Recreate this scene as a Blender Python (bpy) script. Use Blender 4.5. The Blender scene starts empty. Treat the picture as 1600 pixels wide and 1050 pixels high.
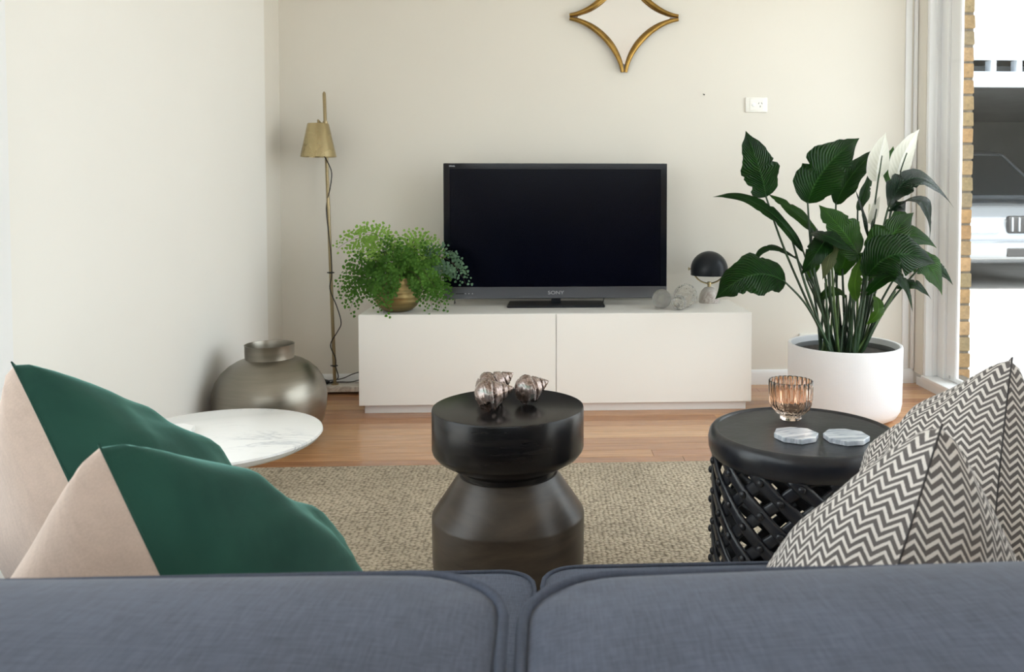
import bpy, bmesh, math, random
from mathutils import Vector, Matrix, noise as mnoise

# ------------------------------------------------------------------ camera, sky, sun, exposure
SC = bpy.context.scene
COL = SC.collection
R = math.radians
cam_d = bpy.data.cameras.new('camera'); cam = bpy.data.objects.new('camera', cam_d); COL.objects.link(cam)
cam.location = (0, 0, 1.01)
cam.rotation_euler = (R(88.0), 0, -math.atan(60/1300))
cam_d.sensor_width = 36; cam_d.lens = 1300/1600*36
cam_d.shift_x = (800-912)/1600; cam_d.shift_y = (348.4-525)/1600
cam_d.clip_start = 0.02; cam_d.clip_end = 200
cam_d.dof.use_dof = True; cam_d.dof.focus_distance = 2.0; cam_d.dof.aperture_fstop = 13.0
SC.camera = cam

world = bpy.data.worlds.new('world'); SC.world = world; world.use_nodes = True
bg = world.node_tree.nodes['Background']
bg.inputs['Color'].default_value = (0.90, 0.955, 1.0, 1); bg.inputs['Strength'].default_value = 3.4

sun_d = bpy.data.lights.new('sun', 'SUN'); sun_d.energy = 9.0; sun_d.angle = R(0.6); sun_d.color = (1, .95, .86)
sun = bpy.data.objects.new('sun', sun_d); COL.objects.link(sun)
sun.rotation_euler = Vector((.30, .72, -.95)).to_track_quat('-Z', 'Y').to_euler()

def portal(name, loc, rot, sx, sy):
    d = bpy.data.lights.new(name, 'AREA'); d.shape = 'RECTANGLE'; d.size = sx; d.size_y = sy
    d.cycles.is_portal = True
    o = bpy.data.objects.new(name, d); COL.objects.link(o); o.location = loc; o.rotation_euler = rot
portal('portal_right', (2.20, 2.45, 1.15), (0, R(90), 0), 2.3, 3.3)
portal('portal_left', (-1.50, .55, 1.2), (0, R(-90), 0), 2.3, 3.0)
portal('portal_behind', (.3, -3.15, 1.85), (R(90), 0, R(180)), 3.0, 1.0)

SC.view_settings.view_transform = 'Standard'; SC.view_settings.look = 'None'
SC.view_settings.exposure = 0.32; SC.view_settings.gamma = 1.0
SC.view_settings.use_curve_mapping = False
SC.cycles.use_denoising = True
SC.cycles.max_bounces = 10; SC.cycles.diffuse_bounces = 6; SC.cycles.glossy_bounces = 5
SC.cycles.transmission_bounces = 10; SC.cycles.transparent_max_bounces = 12
SC.cycles.caustics_reflective = False; SC.cycles.caustics_refractive = False
SC.cycles.sample_clamp_indirect = 6.0

# ------------------------------------------------------------------ helpers: materials
MATS = {}
class NT:
    """tiny node-tree builder"""
    def __init__(s, name):
        s.m = bpy.data.materials.new(name); s.m.use_nodes = True
        s.t = s.m.node_tree; s.b = s.t.nodes['Principled BSDF']; s.out = s.t.nodes['Material Output']
    def n(s, typ, **kw):
        nd = s.t.nodes.new(typ)
        for k, v in kw.items():
            if k in nd.inputs: nd.inputs[k].default_value = v
            else: setattr(nd, k, v)
        return nd
    def l(s, a, b): s.t.links.new(a, b)
    def coord(s, kind='Object', scale=(1, 1, 1), rot=(0, 0, 0)):
        tc = s.n('ShaderNodeTexCoord'); mp = s.n('ShaderNodeMapping')
        mp.inputs['Scale'].default_value = scale; mp.inputs['Rotation'].default_value = rot
        s.l(tc.outputs[kind], mp.inputs['Vector']); return mp.outputs['Vector']
    def noise(s, vec, scale, detail=4, rough=.5, dist=0):
        nd = s.n('ShaderNodeTexNoise'); nd.inputs['Scale'].default_value = scale
        nd.inputs['Detail'].default_value = detail; nd.inputs['Roughness'].default_value = rough
        nd.inputs['Distortion'].default_value = dist
        if vec is not None: s.l(vec, nd.inputs['Vector'])
        return nd.outputs['Fac']
    def ramp(s, fac, stops, interp='LINEAR'):
        nd = s.n('ShaderNodeValToRGB'); nd.color_ramp.interpolation = interp
        e = nd.color_ramp.elements
        while len(e) < len(stops): e.new(.5)
        for i, (p, c) in enumerate(stops):
            e[i].position = p; e[i].color = (c[0], c[1], c[2], 1) if isinstance(c, (tuple, list)) else (c, c, c, 1)
        s.l(fac, nd.inputs['Fac']); return nd.outputs['Color']
    def math(s, op, a, b=None, c=None):
        nd = s.n('ShaderNodeMath'); nd.operation = op
        for i, v in enumerate((a, b, c)):
            if v is None: continue
            if isinstance(v, (int, float)): nd.inputs[i].default_value = v
            else: s.l(v, nd.inputs[i])
        return nd.outputs[0]
    def mix(s, fac, a, b, blend='MIX'):
        nd = s.n('ShaderNodeMix'); nd.data_type = 'RGBA'; nd.blend_type = blend
        for i, v in ((0, fac), (6, a), (7, b)):
            if isinstance(v, (int, float)): nd.inputs[i].default_value = v
            elif isinstance(v, (tuple, list)): nd.inputs[i].default_value = (v[0], v[1], v[2], 1)
            else: s.l(v, nd.inputs[i])
        return nd.outputs[2]
    def bump(s, h, strength=.3, dist=.01):
        nd = s.n('ShaderNodeBump'); nd.inputs['Strength'].default_value = strength; nd.inputs['Distance'].default_value = dist
        s.l(h, nd.inputs['Height']); s.l(nd.outputs['Normal'], s.b.inputs['Normal'])
    def set(s, **kw):
        for k, v in kw.items():
            k = k.replace('_', ' ')
            if isinstance(v, (tuple, list)): v = (v[0], v[1], v[2], 1)
            s.b.inputs[k].default_value = v
        return s
    def done(s, key): MATS[key] = s.m; return s.m

def plain(key, col, rough=.5, metal=0, spec=.5, noise=0, nscale=30, **kw):
    m = NT(key); m.set(Base_Color=col, Roughness=rough, Metallic=metal, Specular_IOR_Level=spec, **kw)
    if noise:
        f = m.noise(m.coord(), nscale)
        c0 = [c*(1-noise) for c in col]; c1 = [min(1, c*(1+noise)) for c in col]
        m.l(m.ramp(f, [(.3, c0), (.7, c1)]), m.b.inputs['Base Color'])
    return m.done(key)

# walls: warm white paint; left wall lightened to stand in for window light
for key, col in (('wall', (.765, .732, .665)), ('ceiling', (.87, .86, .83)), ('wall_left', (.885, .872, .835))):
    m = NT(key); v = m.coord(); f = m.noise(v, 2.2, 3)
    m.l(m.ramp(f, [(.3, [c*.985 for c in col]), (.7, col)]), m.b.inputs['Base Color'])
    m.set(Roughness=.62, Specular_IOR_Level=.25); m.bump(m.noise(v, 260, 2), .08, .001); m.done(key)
plain('trim_white', (.86, .87, .88), .38)
plain('lacquer', (.92, .91, .875), .24, spec=.5)
plain('plinth', (.82, .80, .78), .4)
plain('black_plastic', (.010, .011, .014), .35, spec=.25, noise=.2)
plain('piano_black', (.003, .004, .007), .10, spec=.3)
plain('cord', (.012, .012, .014), .45)
plain('slot', (.01, .01, .01), .7)
plain('plate', (.88, .87, .82), .35)
plain('logo', (.62, .63, .66), .3, metal=.6)
plain('soil', (.035, .028, .022), .95, noise=.6, nscale=60)
plain('dark_liner', (.10, .105, .105), .6)
plain('bulb', (.85, .83, .78), .5)

# screen: black glass with a faint blue tone
m = NT('screen'); m.set(Base_Color=(.0008, .0012, .005), Roughness=.20, Specular_IOR_Level=.10); m.done('screen')
# brushed metals
def brushed(key, col, rough, scale=(1, 1, 40), var=.18, ns=9, bmp=.05):
    m = NT(key); v = m.coord('Object', scale); f = m.noise(v, ns, 5, .6)
    m.l(m.ramp(f, [(.25, [c*(1-var) for c in col]), (.75, [min(1, c*(1+var)) for c in col])]), m.b.inputs['Base Color'])
    m.l(m.ramp(f, [(.2, rough*.8), (.8, rough*1.25)]), m.b.inputs['Roughness'])
    m.set(Metallic=1.0)
    if bmp: m.bump(f, bmp, .002)
    return m.done(key)
brushed('brass', (.46, .38, .215), .26, (1, 1, 1), .02, 3, 0)
brushed('brass_pot', (.30, .225, .10), .42, (1, 1, 12), .3)
brushed('pole_brass', (.36, .29, .17), .35)
brushed('frame_gold', (.33, .20, .055), .32, (6, 6, 6), .35, 4)
brushed('pewter', (.26, .238, .20), .33, (1, 1, 14), .10, 6, .02)
brushed('tv_metal', (.15, .155, .17), .30, (1, 1, 3), .05, 3, 0)
plain('lamp_black', (.006, .009, .013), .36, spec=.28)
plain('chrome', (.7, .7, .7), .15, metal=1)

# marble
def marble(key, base, vein, scale, sharp=.06, rough=.15, amount=.8):
    m = NT(key); v = m.coord('Object', (1, 1.7, 1), (0, 0, .5))
    f = m.noise(v, scale, 7, .58, 1.6)
    d = m.math('ABSOLUTE', m.math('SUBTRACT', f, .5))
    lines = m.ramp(d, [(0, 1.0), (sharp, 0.0)])
    g = m.noise(v, scale*.6, 2)
    fac = m.math('MULTIPLY', m.math('MULTIPLY', lines, m.ramp(g, [(.42, 0.0), (.62, 1.0)])), amount)
    m.l(m.mix(fac, base, vein), m.b.inputs['Base Color'])
    m.set(Roughness=rough); return m.done(key)
marble('marble_white', (.86, .87, .87), (.45, .48, .53), 5, .035, .10, .75)
marble('marble_base', (.72, .68, .62), (.42, .36, .32), 12, .08, .25)
marble('marble_lamp', (.62, .59, .55), (.33, .25, .22), 16, .12, .25)
m = NT('marble_grey'); v = m.coord('Object', (1, 7, 1), (0, 0, .5)); f = m.noise(v, 9, 6, .6, .8)
m.l(m.ramp(f, [(.3, (.20, .23, .28)), (.5, (.52, .56, .62)), (.7, (.80, .82, .84))]), m.b.inputs['Base Color']); m.set(Roughness=.22); m.done('marble_grey')

# stained timber of the drum stool
m = NT('stool_top'); v = m.coord('Object', (1, 1, 9)); f = m.noise(v, 7, 5, .6)
m.l(m.ramp(f, [(.3, (.004, .004, .005)), (.7, (.012, .0105, .010))]), m.b.inputs['Base Color']); m.set(Roughness=.26, Specular_IOR_Level=.3); m.done('stool_top')
m = NT('stool_body'); v = m.coord('Object', (1, 1, 4)); f = m.noise(v, 5, 5, .6, .4)
m.l(m.ramp(f, [(.3, (.022, .017, .013)), (.72, (.070, .052, .038))]), m.b.inputs['Base Color'])
m.set(Roughness=.34, Specular_IOR_Level=.34); m.bump(m.noise(v, 40, 3), .06, .002); m.done('stool_body')
m = NT('iron'); v = m.coord(); f = m.noise(v, 18, 5, .6)
m.l(m.ramp(f, [(.3, (.006, .007, .011)), (.75, (.026, .028, .034))]), m.b.inputs['Base Color'])
m.set(Roughness=.30, Specular_IOR_Level=.42); m.bump(m.noise(v, 45, 3), .25, .003); m.done('iron')

# oak strip floor: every plank takes its own tone
m = NT('plank'); oi = m.n('ShaderNodeObjectInfo'); v = m.coord('Object', (1.5, 26, 1))
addv = m.n('ShaderNodeVectorMath'); addv.operation = 'ADD'
cmb = m.n('ShaderNodeCombineXYZ'); m.l(m.math('MULTIPLY', oi.outputs['Random'], 37.0), cmb.inputs['X']); m.l(m.math('MULTIPLY', oi.outputs['Random'], 91.0), cmb.inputs['Y'])
m.l(v, addv.inputs[0]); m.l(cmb.outputs[0], addv.inputs[1])
g = m.noise(addv.outputs[0], 3.2, 6, .6, .5)
tone = m.ramp(oi.outputs['Random'], [(0, (.36, .165, .078)), (.3, (.50, .255, .118)), (.6, (.58, .32, .155)), (.85, (.41, .195, .10)), (1, (.68, .40, .20))])
grain = m.ramp(g, [(.3, .72), (.7, 1.15)])
m.l(m.mix(1.0, tone, grain, 'MULTIPLY'), m.b.inputs['Base Color'])
m.set(Roughness=.26, Specular_IOR_Level=.5, Coat_Weight=.25, Coat_Roughness=.12); m.bump(g, .05, .002); m.done('plank')
plain('subfloor', (.12, .06, .03), .8)

# woven sisal rug
m = NT('rug'); v = m.coord('Object', (1, 1, 1)); warp = m.n('ShaderNodeVectorMath'); warp.operation = 'ADD'
nz = m.n('ShaderNodeTexNoise'); nz.inputs['Scale'].default_value = 30; m.l(v, nz.inputs['Vector'])
sc_ = m.n('ShaderNodeVectorMath'); sc_.operation = 'SCALE'; sc_.inputs['Scale'].default_value = .010; m.l(nz.outputs['Color'], sc_.inputs[0])
m.l(v, warp.inputs[0]); m.l(sc_.outputs[0], warp.inputs[1])
mp = m.n('ShaderNodeMapping'); mp.inputs['Scale'].default_value = (74, 130, 1); m.l(warp.outputs[0], mp.inputs['Vector'])
vo = m.n('ShaderNodeTexVoronoi'); vo.inputs['Scale'].default_value = 1.0; vo.inputs['Randomness'].default_value = .55; m.l(mp.outputs[0], vo.inputs['Vector'])
fine = m.noise(v, 330, 3); big = m.noise(v, 5, 3)
c = m.ramp(vo.outputs['Distance'], [(.0, (.70, .61, .485)), (.42, (.56, .48, .365)), (.66, (.19, .155, .112)), (.85, (.05, .04, .027))])
c = m.mix(.35, c, m.ramp(fine, [(.3, (.24, .195, .14)), (.7, (.70, .61, .48))]))
c = m.mix(1.0, c, m.ramp(big, [(.3, .88), (.7, 1.08)]), 'MULTIPLY')
m.l(c, m.b.inputs['Base Color']); m.set(Roughness=.95, Specular_IOR_Level=.1)
m.bump(m.math('SUBTRACT', 1.0, vo.outputs['Distance']), .9, .006); m.done('rug')

# sofa fabric: blue-grey, fine slub weave
def fabric(key, col, var, wscale=1.0, sheen=.0, rough=.9):
    m = NT(key); v = m.coord('Object')
    a = m.noise(m.coord('Object', (30*wscale, 330*wscale, 330*wscale)), 1.0, 2)
    b = m.noise(m.coord('Object', (330*wscale, 30*wscale, 30*wscale)), 1.0, 2)
    f = m.math('MULTIPLY', m.math('ADD', a, b), .5); g = m.noise(v, 12, 4)
    ff = m.math('ADD', m.math('MULTIPLY', f, .7), m.math('MULTIPLY', g, .3))
    m.l(m.ramp(ff, [(.34, [c*(1-var) for c in col]), (.64, [min(1, c*(1+var)) for c in col])]), m.b.inputs['Base Color'])
    m.set(Roughness=rough, Specular_IOR_Level=.15, Sheen_Weight=sheen, Sheen_Roughness=.5)
    m.bump(f, .25, .0012); return m.done(key)
fabric('sofa', (.068, .081, .118), .30, 1.7, .12)
fabric('sofa_pipe', (.068, .080, .112), .2, 1.7)
fabric('beige', (.52, .41, .345), .10, 1.3, .1)
# velvet
m = NT('velvet'); v = m.coord('Object', (1, 1, 1)); f = m.noise(v, 6, 4, .6, .4); lw = m.n('ShaderNodeLayerWeight'); lw.inputs['Blend'].default_value = .35
m.l(m.ramp(f, [(.3, (.006, .036, .027)), (.7, (.016, .072, .052))]), m.b.inputs['Base Color'])
m.set(Roughness=.75, Specular_IOR_Level=.2, Sheen_Weight=.85, Sheen_Roughness=.32, Sheen_Tint=(.30, .66, .60)); m.bump(m.noise(v, 420, 2), .12, .001); m.done('velvet')
# zigzag weave in the cushion's own UV
m = NT('zigzag'); uv = m.n('ShaderNodeTexCoord').outputs['UV']; sp = m.n('ShaderNodeSeparateXYZ'); m.l(uv, sp.inputs[0])
U = m.math('MULTIPLY', sp.outputs[0], 23.0); V = m.math('MULTIPLY', sp.outputs[1], 49.0)
tri = m.math('ABSOLUTE', m.math('SUBTRACT', m.math('FRACT', U), .5))
ph = m.math('FRACT', m.math('ADD', V, m.math('MULTIPLY', tri, 2.3)))
st = m.math('ABSOLUTE', m.math('SUBTRACT', ph, .5))
fz = m.noise(m.coord('UV', (300, 300, 1)), 1.0, 2)
fac = m.ramp(m.math('ADD', st, m.math('MULTIPLY', m.math('SUBTRACT', fz, .5), .10)), [(.25, 0.0), (.33, 1.0)])
wa = m.mix(fz, (.105, .095, .092), (.17, .155, .15)); wb = m.mix(fz, (.60, .56, .52), (.78, .74, .70))
m.l(m.mix(fac, wa, wb), m.b.inputs['Base Color']); m.set(Roughness=.9, Specular_IOR_Level=.12); m.bump(fac, .25, .0012); m.done('zigzag')
plain('zip_dark', (.05, .045, .045), .8)

# leaves
def leafmat(key, dark, light, rough=.32, trans=.12, tint=(1.5, 2.0, .7), veins=22, spec=.5, bs=.8, vc=.5):
    m = NT(key); tc = m.n('ShaderNodeTexCoord'); sp = m.n('ShaderNodeSeparateXYZ'); m.l(tc.outputs['UV'], sp.inputs[0])
    a = m.math('ABSOLUTE', m.math('SUBTRACT', sp.outputs[1], .5))
    w = m.math('SINE', m.math('MULTIPLY', m.math('SUBTRACT', sp.outputs[0], m.math('MULTIPLY', a, .55)), veins*6.283))
    f = m.noise(m.coord('Object'), 9, 3)
    c = m.ramp(f, [(.3, dark), (.72, light)])
    c = m.mix(m.math('MULTIPLY', m.math('ADD', m.math('MULTIPLY', w, .5), .5), vc), c, [min(1, x*1.5) for x in light])
    c = m.mix(m.ramp(a, [(.012, 1.0), (.03, 0.0)]), c, [min(1, x*1.6+.008) for x in light])
    m.l(c, m.b.inputs['Base Color']); m.set(Roughness=rough, Specular_IOR_Level=spec)
    m.bump(w, bs, .009)
    tr = m.n('ShaderNodeBsdfTranslucent'); m.l(m.mix(1.0, c, tint, 'MULTIPLY'), tr.inputs['Color'])
    mx = m.n('ShaderNodeMixShader'); mx.inputs[0].default_value = trans
    m.l(m.b.outputs[0], mx.inputs[1]); m.l(tr.outputs[0], mx.inputs[2]); m.l(mx.outputs[0], m.out.inputs['Surface'])
    return m.done(key)
leafmat('leaf_dark', (.008, .034, .008), (.022, .082, .016), .25, .18, spec=.42)
leafmat('leaf_mid', (.022, .075, .012), (.060, .16, .028), .30, .25)
leafmat('leaf_pale', (.16, .20, .085), (.24, .27, .13), .5, .15)
leafmat('leaf_lime', (.07, .19, .012), (.15, .30, .030), .38, .3)
leafmat('leaf_gloss', (.008, .026, .016), (.020, .055, .028), .20, .08, spec=1.0)
leafmat('spathe', (.80, .80, .74), (.90, .90, .85), .5, .2, tint=(1, 1, .9), veins=10, bs=.12, vc=.1)
leafmat('fern_dark', (.026, .080, .010), (.075, .18, .024), .55, .25, spec=.2)
leafmat('fern_light', (.12, .24, .03), (.24, .38, .075), .5, .3)
leafmat('fern_grey', (.045, .10, .06), (.09, .17, .10), .5, .2)
plain('stem', (.014, .040, .012), .45, noise=.4, nscale=14)
plain('stem_pale', (.06, .11, .025), .5, noise=.4, nscale=14)
plain('fern_stem', (.045, .025, .012), .6)
plain('spadix', (.72, .70, .55), .7)

# planter: fine combed weave running two ways
m = NT('planter'); tc = m.n('ShaderNodeTexCoord'); sp = m.n('ShaderNodeSeparateXYZ'); m.l(tc.outputs['Object'], sp.inputs[0])
ang = m.math('ARCTAN2', sp.outputs[1], sp.outputs[0])
ua = m.math('MULTIPLY', ang, .25)
zig = m.math('ABSOLUTE', m.math('SUBTRACT', m.math('FRACT', m.math('MULTIPLY', ua, 90.0)), .5))
w = m.math('SINE', m.math('MULTIPLY', m.math('ADD', m.math('MULTIPLY', sp.outputs[2], 150.0), zig), 6.283))
m.set(Base_Color=(.80, .80, .82), Roughness=.55); m.bump(w, .22, .0015); m.done('planter')

# clear and amber glass
m = NT('amber_glass'); m.set(Base_Color=(.90, .74, .63), Roughness=.02, Transmission_Weight=1.0, IOR=1.45); m.done('amber_glass')
m = NT('clear_glass'); v = m.coord(); f = m.n('ShaderNodeTexVoronoi'); f.inputs['Scale'].default_value = 70; m.l(v, f.inputs['Vector'])
m.set(Base_Color=(.97, .96, .93), Roughness=.06, Transmission_Weight=1.0, IOR=1.3); m.bump(f.outputs['Distance'], .8, .006); m.done('clear_glass')
m = NT('swirl_glass'); v = m.coord('Object', (1, 1, 3), (.5, .3, 0)); f = m.noise(v, 38, 3, .6, 3)
m.set(Base_Color=(.95, .93, .88), Roughness=.08, Transmission_Weight=1.0, IOR=1.3); m.bump(f, .9, .008); m.done('swirl_glass')
m = NT('mirror'); m.set(Base_Color=(.93, .92, .90), Metallic=1.0, Roughness=.015); m.done('mirror')
# window pane: thin, almost clear, with a fresnel reflection
m = NT('pane'); tr = m.n('ShaderNodeBsdfTransparent'); tr.inputs[0].default_value = (.97, .985, .98, 1)
gl = m.n('ShaderNodeBsdfGlossy'); gl.inputs['Roughness'].default_value = .01; fr = m.n('ShaderNodeLayerWeight'); fr.inputs[0].default_value = .5
mx = m.n('ShaderNodeMixShader'); m.l(m.math('ADD', m.math('MULTIPLY', m.math('POWER', fr.outputs['Facing'], 5.0), .5), .02), mx.inputs[0]); m.l(tr.outputs[0], mx.inputs[1]); m.l(gl.outputs[0], mx.inputs[2]); m.l(mx.outputs[0], m.out.inputs['Surface']); m.done('pane')

# mother-of-pearl shell
m = NT('shell'); v = m.coord('Object', (1, 1, 1)); f = m.noise(v, 34, 5, .6, .8); g = m.noise(v, 70, 3)
c = m.ramp(f, [(.28, (.07, .04, .028)), (.45, (.20, .135, .105)), (.56, (.36, .28, .26)), (.68, (.17, .20, .17)), (.85, (.60, .56, .55))])
m.l(c, m.b.inputs['Base Color']); m.l(m.ramp(g, [(.3, .14), (.7, .34)]), m.b.inputs['Roughness'])
m.set(Metallic=.65, Coat_Weight=.6, Coat_Roughness=.08); m.bump(g, .12, .002); m.done('shell')

# outdoors
m = NT('brick'); oi = m.n('ShaderNodeObjectInfo'); v = m.coord(); f = m.noise(v, 45, 5, .65)
tone = m.ramp(oi.outputs['Random'], [(0, (.34, .20, .085)), (.25, (.25, .19, .10)), (.5, (.38, .235, .115)), (.72, (.24, .185, .11)), (.86, (.36, .21, .09)), (1, (.13, .085, .07))])
m.l(m.mix(1.0, tone, m.ramp(f, [(.3, .65), (.7, 1.2)]), 'MULTIPLY'), m.b.inputs['Base Color']); m.set(Roughness=.92); m.bump(f, .7, .006); m.done('brick')
plain('mortar', (.15, .125, .095), .95, noise=.3, nscale=50)
plain('concrete', (.62, .60, .57), .9, noise=.08, nscale=3)
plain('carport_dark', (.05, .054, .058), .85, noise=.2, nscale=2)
plain('steel_white', (.60, .66, .74), .5)
plain('roofing', (.55, .58, .62), .5)
plain('silver', (.26, .285, .32), .25, metal=.55, Coat_Weight=.7, Coat_Roughness=.05)
plain('car_glass', (.02, .024, .028), .06)
plain('car_dark', (.018, .018, .02), .5)
plain('car_lamp', (.75, .78, .80), .08, spec=.9)
plain('rubber', (.015, .015, .015), .85)

# ------------------------------------------------------------------ helpers: geometry
def meshobj(name, bm, mat, parent=None, smooth=True, angle=40, loc=None):
    bmesh.ops.recalc_face_normals(bm, faces=bm.faces[:])
    if smooth:
        lim = R(angle)
        for f in bm.faces: f.smooth = True
        for e in bm.edges:
            if len(e.link_faces) == 2 and e.calc_face_angle(0) > lim: e.smooth = False
    me = bpy.data.meshes.new(name); bm.to_mesh(me); bm.free()
    return meobj(name, me, mat, parent, loc)
def meobj(name, me, mat=None, parent=None, loc=None):
    if mat is not None and not me.materials: me.materials.append(MATS[mat])
    o = bpy.data.objects.new(name, me); COL.objects.link(o)
    if parent is not None: o.parent = parent
    if loc is not None: o.location = loc
    return o
def thing(name, loc, label, cat, group=None, rot=(0, 0, 0)):
    o = bpy.data.objects.new(name, None); COL.objects.link(o); o.location = loc; o.rotation_euler = rot
    o.empty_display_size = .05
    return tag(o, label, cat, group)
def tag(o, label, cat, group=None):
    o['label'] = label; o['category'] = cat
    if group: o['group'] = group
    return o
def struct(o, label=None):
    o['kind'] = 'structure'
    if label: o['label'] = label
    return o
def box(bm, x0, x1, y0, y1, z0, z1, bev=0, seg=2):
    vs = [bm.verts.new(p) for p in ((x0, y0, z0), (x1, y0, z0), (x1, y1, z0), (x0, y1, z0), (x0, y0, z1), (x1, y0, z1), (x1, y1, z1), (x0, y1, z1))]
    fs = [bm.faces.new([vs[i] for i in q]) for q in ((0, 3, 2, 1), (4, 5, 6, 7), (0, 1, 5, 4), (1, 2, 6, 5), (2, 3, 7, 6), (3, 0, 4, 7))]
    if bev:
        es = list({e for f in fs for e in f.edges})
        bmesh.ops.bevel(bm, geom=es, offset=bev, segments=seg, profile=.5, affect='EDGES')
    return bm
def boxobj(name, b, mat, parent=None, bev=0, seg=2, **kw):
    bm = bmesh.new(); box(bm, *b, bev=bev, seg=seg); return meshobj(name, bm, mat, parent, **kw)
def lathe(bm, prof, n=64, cx=0, cy=0, cap0=True, cap1=True, rfun=None):
    rings = []
    for r, z in prof:
        ring = []
        for i in range(n):
            a = 2*math.pi*i/n; rr = rfun(r, z, a) if rfun else r
            ring.append(bm.verts.new((cx+rr*math.cos(a), cy+rr*math.sin(a), z)))
        rings.append(ring)
    for a, b in zip(rings, rings[1:]):
        for i in range(n): bm.faces.new((a[i], a[(i+1) % n], b[(i+1) % n], b[i]))
    if cap0: bm.faces.new(rings[0][::-1])
    if cap1: bm.faces.new(rings[-1])
    return bm
def latheobj(name, prof, mat, parent=None, n=64, **kw):
    ang = kw.pop('angle', 35); bm = bmesh.new(); lathe(bm, prof, n, **kw); return meshobj(name, bm, mat, parent, angle=ang)
def tube(bm, pts, rad, n=8, caps=True):
    pts = [Vector(p) for p in pts]; m = len(pts)
    rad = rad if isinstance(rad, (list, tuple)) else [rad]*m
    prev = None; rings = []
    for i, p in enumerate(pts):
        t = (pts[min(i+1, m-1)]-pts[max(i-1, 0)]).normalized()
        if prev is None:
            up = Vector((0, 0, 1)) if abs(t.z) < .9 else Vector((1, 0, 0))
            nn = t.cross(up).normalized()
        else:
            nn = (prev-t*prev.dot(t)).normalized()
        prev = nn; b = t.cross(nn)
        rings.append([bm.verts.new(p+(nn*math.cos(2*math.pi*k/n)+b*math.sin(2*math.pi*k/n))*rad[i]) for k in range(n)])
    for a, b in zip(rings, rings[1:]):
        for k in range(n): bm.faces.new((a[k], a[(k+1) % n], b[(k+1) % n], b[k]))
    if caps: bm.faces.new(rings[0][::-1]); bm.faces.new(rings[-1])
    return bm
def tubeobj(name, pts, rad, mat, parent=None, n=8):
    return meshobj(name, tube(bmesh.new(), pts, rad, n), mat, parent, angle=60)
def smoothpath(pts, k=6):
    """Catmull-Rom through the points"""
    P = [Vector(p) for p in pts]; out = []
    for i in range(len(P)-1):
        p0, p1, p2, p3 = P[max(i-1, 0)], P[i], P[i+1], P[min(i+2, len(P)-1)]
        for j in range(k):
            t = j/k
            out.append(.5*((2*p1)+(p2-p0)*t+(2*p0-5*p1+4*p2-p3)*t*t+(3*p1-p0-3*p2+p3)*t**3))
    out.append(P[-1]); return out
def bez(a, b, c, t):
    """quadratic curve that passes through b at the middle"""
    a, b, c = Vector(a), Vector(b), Vector(c); q = 2*b-.5*(a+c)
    return a*(1-t)**2+q*2*t*(1-t)+c*t*t
def textmesh(name, txt, size, extrude, mat, parent, loc, rot):
    cu = bpy.data.curves.new(name, 'FONT'); cu.body = txt; cu.size = size; cu.extrude = extrude; cu.align_x = 'CENTER'; cu.align_y = 'CENTER'
    t = bpy.data.objects.new(name+'_tmp', cu); COL.objects.link(t)
    dg = bpy.context.evaluated_depsgraph_get(); me = bpy.data.meshes.new_from_object(t.evaluated_get(dg))
    bpy.data.objects.remove(t); bpy.data.curves.remove(cu)
    o = meobj(name, me, mat, parent); o.location = loc; o.rotation_euler = rot; return o
def prism(bm, pts, z0, z1):
    a = [bm.verts.new((x, y, z0)) for x, y in pts]; b = [bm.verts.new((x, y, z1)) for x, y in pts]; n = len(pts)
    for i in range(n): bm.faces.new((a[i], a[(i+1) % n], b[(i+1) % n], b[i]))
    bm.faces.new(a[::-1]); bm.faces.new(b); return bm

# ================================================================== THE ROOM
XL, XR, YB, YF, ZC = -1.35, 1.965, 4.34, -3.0, 2.42
bm = bmesh.new(); box(bm, XL-.12, 2.10, YB, YB+.10, 0, ZC); struct(meshobj('wall_back', bm, 'wall', smooth=False))
bm = bmesh.new()                                       # left wall with a wide window opening near the sofa
box(bm, XL-.12, XL, 2.10, 4.10, 0, ZC); box(bm, XL-.12, XL, -.95, 2.10, 0, .10); box(bm, XL-.12, XL, -.95, 2.10, 2.28, ZC); box(bm, XL-.12, XL, YF, -.95, 0, ZC)
struct(meshobj('wall_left', bm, 'wall_left', smooth=False))
struct(boxobj('trim_1', (XL-.10, XL-.006, 4.10, YB, 0, ZC), 'wall', smooth=False), 'recessed painted strip in the corner beside the left wall')
bm = bmesh.new()
box(bm, XR, 2.06, YF, .8, 0, ZC); box(bm, XR, 2.06, .8, YB, 2.30, ZC); box(bm, XR, 2.06, 4.23, YB, .062, 2.30)
struct(meshobj('wall_right', bm, 'wall', smooth=False))
bm = bmesh.new(); box(bm, XL-.12, 2.06, YF-.1, YF, 0, 1.35); box(bm, XL-.12, 2.06, YF-.1, YF, 2.33, ZC); box(bm, XL-.12, -1.2, YF-.1, YF, 1.35, 2.33); box(bm, 1.8, 2.06, YF-.1, YF, 1.35, 2.33)
struct(meshobj('wall_front', bm, 'wall', smooth=False))
w3 = bpy.data.objects.new('fill_window', None); COL.objects.link(w3); w3.location = (.3, YF-.05, 1.35); struct(w3, 'added high window band behind the sofa for fill light')  # added out of view to brighten the room from the back
for nm, b, mt_ in [('window_stile', (-1.5, -1.45, -.02, .02, 0, .98), 'trim_white'), ('window_stile', (1.45, 1.5, -.02, .02, 0, .98), 'trim_white'), ('mullion', (-.03, .03, -.02, .02, .05, .93), 'trim_white'), ('window_rail', (-1.45, 1.45, -.02, .02, 0, .05), 'trim_white'), ('window_rail', (-1.45, 1.45, -.02, .02, .93, .98), 'trim_white'), ('glass_pane', (-1.45, -.03, -.003, .003, .05, .93), 'pane'), ('glass_pane', (.03, 1.45, -.003, .003, .05, .93), 'pane')]: boxobj(nm, b, mt_, w3, smooth=False)
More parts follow.
